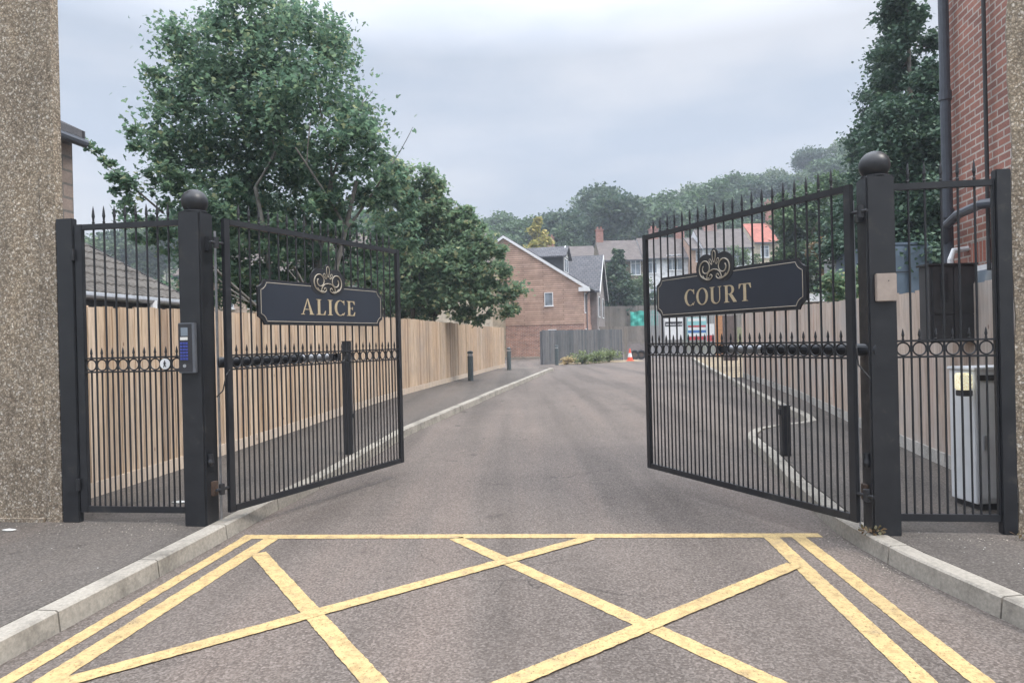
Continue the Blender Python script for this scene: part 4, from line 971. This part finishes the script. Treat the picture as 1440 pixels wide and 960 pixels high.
pst('orange-brown timber post beside the site notices', 1007, 1016, 444, 43, timber_o); pst('dark brown pillar between orange post and pale fence', 1018, 1036, 444, 36, m_plain('dark_brown', (.10, .075, .07), .7), 'pillar')

# ------------------------------------------------------------------ trees
def limb(mb, p, d, L_, r, depth, rg, tips, bend=.25):
    n = 5; L_ = L_*.8; pts = [p.copy()]; rs = [r]; q = p.copy(); dd = d.copy()
    for i in range(n):
        dd = (dd+Vector((rg.uniform(-bend, bend), rg.uniform(-bend, bend), rg.uniform(-bend*.4, bend*.6)))*.5).normalized()
        q = q+dd*(L_/n); pts.append(q.copy()); rs.append(r*(1-.5*(i+1)/n))
    mb.tube(pts, rs, 7 if r > .05 else 5, cap=False)
    tips.append(q.copy())
    if depth > 0:
        for k in range(rg.randint(2, 4)):
            i = rg.randint(2, n); ax = Vector((rg.uniform(-1, 1), rg.uniform(-1, 1), rg.uniform(-.1, .9))).normalized()
            limb(mb, pts[i], (dd*.55+ax*.75).normalized(), L_*rg.uniform(.36, .55), rs[i]*.65, depth-1, rg, tips, bend)
MAPLE = [(0, 0, 0), (.30, .10, .04), (.52, .42, .10), (.22, .45, .02), (.18, .92, .07), (0, 1.0, .0), (-.18, .92, .07), (-.22, .45, .02), (-.52, .42, .10), (-.30, .10, .04)]
OVAL = [(0, 0, 0), (.28, .35, .06), (.22, .75, .05), (0, 1, 0), (-.22, .75, .05), (-.28, .35, .06)]
QUAD = [(-.5, 0, 0), (.5, .1, 0), (.4, 1, .12), (-.35, .85, 0)]
def foliage(name, clumps, n, size, mat, parent, seed, shape=OVAL, droop=.4, sub=26, tight=.22, shell=.55):
    """clumps [(centre, (rx,ry,rz))]; leaves gather in sub-clumps spread through each lobe"""
    rg = np.random.default_rng(seed); vol = np.array([c[1][0]*c[1][1]*c[1][2] for c in clumps])**.75; vol = vol/vol.sum()
    cent = []
    rads = []
    for (c, r), w in zip(clumps, vol):
        k = max(5, int(sub*len(clumps)*w)); d = rg.normal(size=(k, 3)); d /= np.linalg.norm(d, axis=1)[:, None]
        rad = (shell+(1-shell)*rg.random(k))[:, None]; cc = np.array(c)+d*rad*np.array(r); cent.append(cc); rads.append(np.full(k, tight*(r[0]*r[1]*r[2])**(1/3)))
    cent = np.vstack(cent); rads = np.concatenate(rads); rads = rads*rg.uniform(.6, 1.5, len(rads))
    idx = rg.integers(0, len(cent), n); off = rg.normal(size=(n, 3))*np.array([1, 1, .6]); pos = cent[idx]+off*rads[idx][:, None]*.8
    sh = np.array(shape, float); m = len(sh); sz = size*rg.uniform(.55, 1.25, n)
    nrm = rg.normal(size=(n, 3)); nrm[:, 2] = np.abs(nrm[:, 2])*1.2+.25; nrm /= np.linalg.norm(nrm, axis=1)[:, None]
    t = rg.normal(size=(n, 3)); t[:, 2] -= droop; t -= (t*nrm).sum(1)[:, None]*nrm; t /= np.linalg.norm(t, axis=1)[:, None]; b = np.cross(t, nrm)
    V = pos[:, None, :]+sz[:, None, None]*(sh[None, :, 0, None]*b[:, None, :]+sh[None, :, 1, None]*t[:, None, :]+sh[None, :, 2, None]*nrm[:, None, :])
    V = V.reshape(-1, 3).astype(np.float32); me = bpy.data.meshes.new(name); me.vertices.add(n*m); me.vertices.foreach_set('co', V.ravel())
    me.loops.add(n*m); me.loops.foreach_set('vertex_index', np.arange(n*m, dtype=np.int32)); me.polygons.add(n)
    me.polygons.foreach_set('loop_start', np.arange(0, n*m, m, dtype=np.int32)); me.polygons.foreach_set('loop_total', np.full(n, m, dtype=np.int32))
    me.update(calc_edges=True); me.materials.append(mat); o = bpy.data.objects.new(name, me); C.objects.link(o); o.parent = parent; return o

# big multi-stemmed sycamore
Y = 14.2; tx = uX(420, Y, 430); t = thing('sycamore_tree', 'large multi-stemmed sycamore behind the left fence', 'tree', (tx, Y, 0)); mb = MB(); rg = random.Random(11); tips = []
for dx, dy, lean, L_, r in ((-.2, 0, (-.10, .0), 6.2, .085), (0.02, .1, (.02, .05), 6.6, .10), (.18, -.1, (.12, 0), 6.4, .085), (-.5, .3, (-.30, .2), 4.2, .06), (.4, .3, (.28, .2), 4.0, .055)):
    limb(mb, Vector((dx, dy, .0)), Vector((lean[0], lean[1], 1)).normalized(), L_, r, 2, rg, tips, .16)
mb.build('trunk', bark_pale, t, smooth=True)
def cl(u, v, Yc, rpx, tx, ty, k=1.0, kz=1.0):
    p = at(u, v, Yc); r = rpx/960*Yc; return ((p.x-tx, p.y-ty, p.z), (r*k, r*.9, r*kz))
cl1 = [cl(u, v, Y+dy, r, tx, Y, kx, kz) for u, v, r, dy, kx, kz in (
    (258, 195, 54, .5, 1, 1), (330, 160, 90, 1, 1, .9), (440, 165, 85, .2, 1, 1), (500, 205, 50, -.5, 1, 1), (236, 262, 38, -.3, 1.1, .8), (300, 255, 66, 1, 1, 1), (395, 260, 70, 1.5, 1, 1), (480, 285, 50, .8, 1, 1),
    (262, 335, 52, 1.2, 1, .9), (345, 345, 55, 1.5, 1, 1), (430, 345, 50, 1.8, 1, 1), (505, 335, 42, 1, 1, 1), (530, 270, 34, .3, 1, 1), (300, 395, 48, 1.5, 1.2, .7), (400, 415, 46, 1.5, 1.3, .6), (490, 400, 42, 1.4, 1.2, .7), (205, 320, 28, .6, 1, .9),
    (300, 80, 75, 1, 1, .7), (420, 75, 85, .8, 1, .75), (360, 25, 60, 1, 1.1, .6), (245, 125, 40, .5, 1, .8), (235, 405, 30, 2, 1, .7), (560, 330, 30, 1.3, 1, 1), (545, 245, 28, .6, 1, .9), (570, 290, 26, .8, 1, 1), (330, 300, 45, -.2, 1, 1), (450, 305, 40, -.3, 1, 1), (385, 330, 42, -.2, 1, .9), (320, 365, 42, -.1, 1.2, .8), (440, 375, 40, -.1, 1.1, .9), (375, 400, 40, .2, 1.2, .7), (520, 380, 34, .2, 1, 1))]
foliage('crown', cl1, 56000, .105, leaf_syc, t, 5, MAPLE, .5, 30, .24)
cb = [cl(u, v, Y-.6, r, tx, Y, 1.3, .8) for u, v, r in ((122, 203, 5), (138, 214, 6), (152, 228, 7), (166, 246, 9), (178, 258, 12), (176, 290, 10), (160, 266, 6), (186, 186, 9), (196, 205, 10))]
foliage('side_spray', cb, 620, .12, leaf_syc, t, 6, MAPLE, .5, 10, .6)['kind'] = 'stuff'
mb = MB(); a = at(108, 196, Y-.6); b = at(160, 240, Y-.6); c = at(230, 300, Y-.2); lp_ = lambda q: (q.x-tx, q.y-Y, q.z); mb.tube([lp_(a), lp_(b), lp_(c)], [.006, .012, .025], 6); mb.build('branch', bark, t)
# second tree
Y = 23; tx = uX(580, Y, 430); t = thing('spreading_tree', 'mid-green spreading tree hanging over the tan fence', 'tree', (tx, Y, 0)); mb = MB(); rg = random.Random(21); tips = []
for lean, L_, r in (((.05, 0), 5, .12), ((.3, .15), 4.6, .08), ((-.35, .1), 4.5, .09), ((.42, .25), 4.8, .07), ((-.6, 0), 4, .06)):
    limb(mb, Vector((0, 0, .3)), Vector((lean[0], lean[1], 1)).normalized(), L_, r, 2, rg, tips, .18)
mb.build('trunk', bark, t, smooth=True)
cl2 = [cl(u, v, Y+dy, r, tx, Y, kx, kz) for u, v, r, dy, kx, kz in (
    (560, 262, 36, 0, 1, 1), (600, 258, 24, 0, 1, 1), (565, 310, 40, .5, 1, 1), (610, 315, 34, 0, 1, 1), (648, 322, 30, 0, 1, 1), (590, 370, 44, .2, 1, 1), (640, 375, 42, -.3, 1, 1), (672, 350, 26, -.3, 1, 1), (690, 382, 24, -.6, 1.2, .8), (715, 405, 20, -.8, 1.3, .7),
    (655, 415, 38, -.4, 1.2, .8), (590, 420, 38, .2, 1.2, .8), (700, 432, 20, -.8, 1.2, .8), (560, 425, 30, .5, 1, 1), (668, 445, 18, -.5, 1.4, .6), (540, 380, 36, 1, 1, 1), (615, 285, 20, 0, 1, 1), (632, 300, 18, 0, 1, 1), (655, 300, 14, 0, 1, 1), (678, 330, 18, -.2, 1, 1), (700, 350, 14, -.4, 1, 1))]
foliage('crown', cl2, 36000, .135, leaf_mid, t, 8, MAPLE, .4, 26, .25)
# trees right: tall dark tree, tall fir, ivy
def simple_tree(name, label, Y, utr, clumps, n, size, mat, seed, shape=QUAD, sub=26, tight=.22, trunk=.2, th=5, group=None, bk=bark, cat='tree'):
    tx = uX(utr, Y, 430); bz = terr(tx, Y)-.2; t = thing(name, label, cat, (tx, Y, bz), 0, group); mb = MB(); rg = random.Random(seed); tips = []
    limb(mb, Vector((0, 0, 0)), Vector((.03, 0, 1)).normalized(), th, trunk, 2, rg, tips, .12); mb.build('trunk', bk, t, smooth=True)
    c = [cl(u, v, Y+dy, r, tx, Y, kx, kz) for u, v, r, dy, kx, kz in clumps]; c = [((a[0], a[1], a[2]-bz), b) for a, b in c]
    foliage('crown', c, n, size, mat, t, seed, shape, .4, sub, tight); return t
simple_tree('oak_tree', 'broad dark tree behind the right end of the COURT sign', 38, 1150, [(1120, 300, 34, 0, 1, 1), (1165, 290, 44, 0, 1, 1), (1125, 345, 36, 0, 1, 1), (1170, 345, 42, 0, 1, 1), (1205, 300, 36, 1, 1, 1), (1110, 372, 22, 0, 1, 1), (1150, 385, 34, 0, 1, 1), (1195, 375, 34, 1, 1, 1), (1150, 415, 26, 0, 1.3, .8)], 30000, .23, leaf_far, 31, OVAL, th=7)
def conifer(name, label, Y, u, vtop, vbase, wpx, mat, n, size, seed, group=None, layers=13):
    tx = uX(u, Y, (vtop+vbase)/2); bz = terr(tx, Y)-.1; top = at(u, vtop, Y).z-bz; bot = max(.4, at(u, vbase, Y).z-bz); t = thing(name, label, 'tree', (tx, Y, bz), 0, group)
    mb = MB(); mb.tube([(0, 0, 0), (0, 0, top*.95)], [.03*top*.6, .01], 8); R_ = wpx/960*Y/2; rg = random.Random(seed)
    cls = []; nl = layers
    for i in range(nl):
        f = i/nl; z = bot+(top-bot)*(f+.03); r = R_*(1-f)**.85+.08*R_
        for k in range(max(2, int(7*(1-f))+1)):
            a = rg.uniform(0, 2*pi); q = r*rg.uniform(.45, .85); cls.append(((q*cos(a), q*sin(a), z), (r*.36+.05, r*.36+.05, (top-bot)/nl*.75)))
            if f < .8 and k % 2: mb.tube([(0, 0, z-.1), (q*cos(a), q*sin(a), z-.15)], [.04, .012], 5)
    mb.build('trunk', bark, t); foliage('crown', cls, n, size, mat, t, seed, QUAD, 1.0, 7, .5, .3); return t
conifer('fir_tree', 'tall dark fir rising above the right gate post', 17.5, 1280, -60, 425, 215, leaf_con, 100000, .085, 41, layers=22)
simple_tree('leylandii_tree', 'dense evergreen tree left of the tall fir', 24, 1235, [(1222, 205, 28, 0, 1, 1.2), (1232, 150, 26, 0, 1, 1.2), (1250, 95, 26, 0, 1, 1.2), (1262, 40, 20, 0, 1, 1.3), (1240, 235, 38, 0, 1, 1.1), (1228, 290, 36, 0, 1, 1.2), (1250, 330, 36, 0, 1, 1), (1215, 345, 30, 0, 1, 1), (1270, 280, 36, 1, 1, 1)], 60000, .085, leaf_con, 43, QUAD, 40, .3, th=6)
simple_tree('ivy_hedge', 'leafy green bush between the shed and the right gate post', 14.5, 1190, [(1175, 400, 17, 0, 1, 1), (1195, 415, 18, -.2, 1, 1), (1212, 395, 20, .2, 1, 1), (1178, 425, 15, 0, 1.2, .8)], 2600, .10, leaf_mid, 44, OVAL, trunk=.05, th=1.2, cat='bush')
simple_tree('rust_tree', 'russet-leaved small tree behind the blue container', 30, 1180, [(1150, 350, 16, 0, 1, 1), (1180, 360, 18, 0, 1, 1), (1178, 385, 18, 0, 1, 1)], 1800, .2, leaf_rust, 45, OVAL, trunk=.06, th=3)
# bare twiggy bush above the blue container
Y = 16.8+2; tx = uX(1285, Y, 400); t = thing('bare_bush', 'bare pale twiggy bush above the blue container', 'bush', (tx, Y, 0)); mb = MB(); rg = random.Random(61); tips = []
for i in range(14): limb(mb, Vector((rg.uniform(-.5, .5), rg.uniform(-.2, .2), .3)), Vector((rg.uniform(-.5, .5), rg.uniform(-.2, .2), 1)).normalized(), 3.0, .03, 2, rg, tips, .2)
mb.build('twigs', m_plain('twig_grey', (.27, .23, .20), .9), t)
# conifers and trees in the middle distance
conifer('conifer_tree', 'small dark conifer right of the brick house', 68, 868, 350, 436, 56, leaf_far3, 14000, .24, 51)
conifer('golden_conifer', 'yellow-green conifer above the brick house roof', 78, 758, 306, 420, 76, leaf_yel, 14000, .3, 52)
simple_tree('fruit_tree', 'small bushy tree beneath the tan terraced house', 74, 893, [(893, 405, 16, 0, 1, 1), (905, 400, 12, 0, 1, 1), (884, 412, 10, 0, 1, 1), (898, 415, 12, 0, 1, 1)], 1800, .3, leaf_far2, 53, OVAL, trunk=.1, th=2.5)
simple_tree('garden_tree', 'leafy garden tree in front of the white terraced house', 76, 925, [(925, 420, 14, 0, 1.4, .8), (945, 412, 14, 0, 1, 1), (912, 428, 10, 0, 1, 1)], 1500, .3, leaf_far3, 54, OVAL, trunk=.1, th=2)
simple_tree('garden_bush', 'rounded green bush before the pale gabled house', 72, 1045, [(1035, 362, 16, 0, 1, 1), (1055, 372, 16, 0, 1, 1), (1030, 385, 16, 0, 1, 1)], 2200, .3, leaf_far2, 55, OVAL, trunk=.1, th=4)
simple_tree('hedge_tree', 'pale tree between the red roof house and the dark tree', 78, 1100, [(1095, 372, 14, 0, 1, 1), (1112, 380, 14, 0, 1, 1)], 1400, .3, leaf_far2, 56, OVAL, trunk=.1, th=4)
# shrubs before the grey fence
def shrub(label, u, v, Y, rpx, seed, mat=leaf_shrub, n=900):
    p = at(u, v, Y); t = thing('shrub', label, 'shrub', (p.x, Y, .17), 0, 'low shrubs along the dark grey fence'); r = rpx/960*Y
    mb = MB(); rg = random.Random(seed); tips = []
    for i in range(5): limb(mb, Vector((0, 0, 0)), Vector((rg.uniform(-.8, .8), rg.uniform(-.5, .5), 1)).normalized(), r*.8, .02, 1, rg, tips)
    mb.build('stems', bark, t); foliage('leaves', [((-r*.4, 0, r*.45), (r*.6, r*.5, r*.4)), ((r*.4, .1, r*.5), (r*.6, r*.5, r*.45)), ((0, 0, r*.7), (r*.5, r*.5, r*.35))], n, .11, mat, t, seed, OVAL, .2, 12, .4)
shrub('low yellow-green shrub at the middle of the grey fence', 818, 505, 38.6, 17, 71); shrub('taller pale green shrub near the grey fence right end', 857, 500, 40.5, 19, 72); shrub('low green shrub between the two taller fence shrubs', 838, 505, 39.6, 15, 73)
shrub('dry straw-coloured tuft by the small bollard', 797, 508, 38.3, 11, 74, m_leaf('straw_leaf', [(0, (.28, .22, .12)), (1, (.42, .34, .2))]), 500)
m = MB(); pts = [at(786, 512, 37.6), at(905, 508, 41.2)]; 
m.add([(pts[0].x, 37.9, .176), (pts[1].x, 40.8, .176), (pts[1].x, 44, .20), (pts[0].x, 39.6, .20)], [(0, 1, 2, 3)]); struct('gravel_verge', m, gravel_m)
# weeds at wall and post bases
def weeds(name, label, x, y, z, n, mat, seed):
    t = thing(name, label, 'weed', (x, y, z)); foliage('leaves', [((0, 0, .03), (.10, .05, .03))], n, .035, mat, t, seed, OVAL, -.5, 8, .4)
weeds('weed_tuft', 'dead brown weed at the foot of the right gate post', 2.62, 5.02, .12, 70, leaf_rust, 81)
weeds('dry_leaves', 'few dry orange leaves below the right roughcast corner', 3.66, 4.86, .118, 25, leaf_rust, 82)
r = random.Random(9)
for lab, x, y, sz in (('flattened white paper scrap on the pavement behind the side gate', -3.25, 6.62, .09), ('crumpled pale scrap beside the roughcast wall foot', -4.25, 5.72, .06), ('small white litter piece behind the side gate near the fence', -3.2, 7.2, .05)):
    m = MB(); q = [(cos(a)*sz*r.uniform(.6, 1.2), sin(a)*sz*.4*r.uniform(.6, 1.2), r.uniform(.002, .014)) for a in [2*pi*k/7 for k in range(7)]]; q.append((0, 0, .02)); m.add(q, [(k, (k+1) % 7, 7) for k in range(7)]); m.add([(x_, y_, z_-.004) for x_, y_, z_ in q], [((k+1) % 7, k, 7) for k in range(7)])
    o = single('paper_scrap', m, litterm, lab, 'litter'); o.location = (x, y, .122)
# the wood on the hill
protos = []
for k, (mat, n) in enumerate(((leaf_far, 2600), (leaf_far2, 2400), (leaf_far3, 2600), (leaf_far, 2500), (leaf_far2, 2600), (leaf_far3, 2400))):
    rg = random.Random(100+k); cs = []
    for i in range(11):
        a = rg.uniform(0, 2*pi); q = rg.uniform(.5, 3.6); z = rg.uniform(4.2, 11); sh = 1-abs(z-7)/9; cs.append(((q*cos(a)*sh, q*sin(a)*sh, z), (rg.uniform(1.6, 2.6), rg.uniform(1.6, 2.6), rg.uniform(1.1, 1.9))))
    t = thing('woodland_tree', 'tree', 'tree'); mb = MB(); tips = []; limb(mb, Vector((0, 0, -1)), Vector((0, 0, 1)), 8, .28, 2, rg, tips, .15); mb.build('trunk', bark, t)
    foliage('crown', cs, n*2, .42, mat, t, 100+k, QUAD, .3, 16, .34, .45); protos.append(t)
rg = random.Random(77); first = [True]*6; spots = []
for row, Yr in enumerate((104, 116, 129, 143, 158)):
    x = -70+row*2.3
    while x < 120: spots.append((x+rg.uniform(-1.5, 1.5), Yr+rg.uniform(-4, 4), row)); x += rg.uniform(6.2, 8.4)
kinds = ['broadleaf tree among others in the wood on the hillside', 'pale green broadleaf tree among others in the hillside wood', 'dark green tree among others in the hillside wood']
for (x, y, row) in spots:
    if -62 < x < -24 and row > 2: continue
    k = rg.randrange(6); o = protos[k]
    if first[k]: first[k] = False
    else: o = copy_tree(protos[k])
    s = rg.uniform(.8, 1.2); o.location = (x, y, terr(x, y)-.2); o.rotation_euler = (0, 0, rg.uniform(0, 6.28)); o.scale = (s, s, s*rg.uniform(.9, 1.15))
    tag(o, kinds[k % 3], 'tree', 'trees of the wood on the hill')

# ------------------------------------------------------------------ air
m = MB(); m.box(-138, 188, -28, 255, -2, 75); hz_ = m.build('haze', m_h := bpy.data.materials.new('haze_air')); tag(hz_, 'thin pale summer haze over the whole view', 'haze', kind='stuff')
m_h.use_nodes = True; tt = m_h.node_tree; tt.nodes.clear(); vo = tt.nodes.new('ShaderNodeVolumePrincipled'); ou = tt.nodes.new('ShaderNodeOutputMaterial'); tt.links.new(vo.outputs[0], ou.inputs['Volume'])
vo.inputs['Color'].default_value = (.80, .88, 1, 1); vo.inputs['Density'].default_value = .0013; vo.inputs['Anisotropy'].default_value = .2
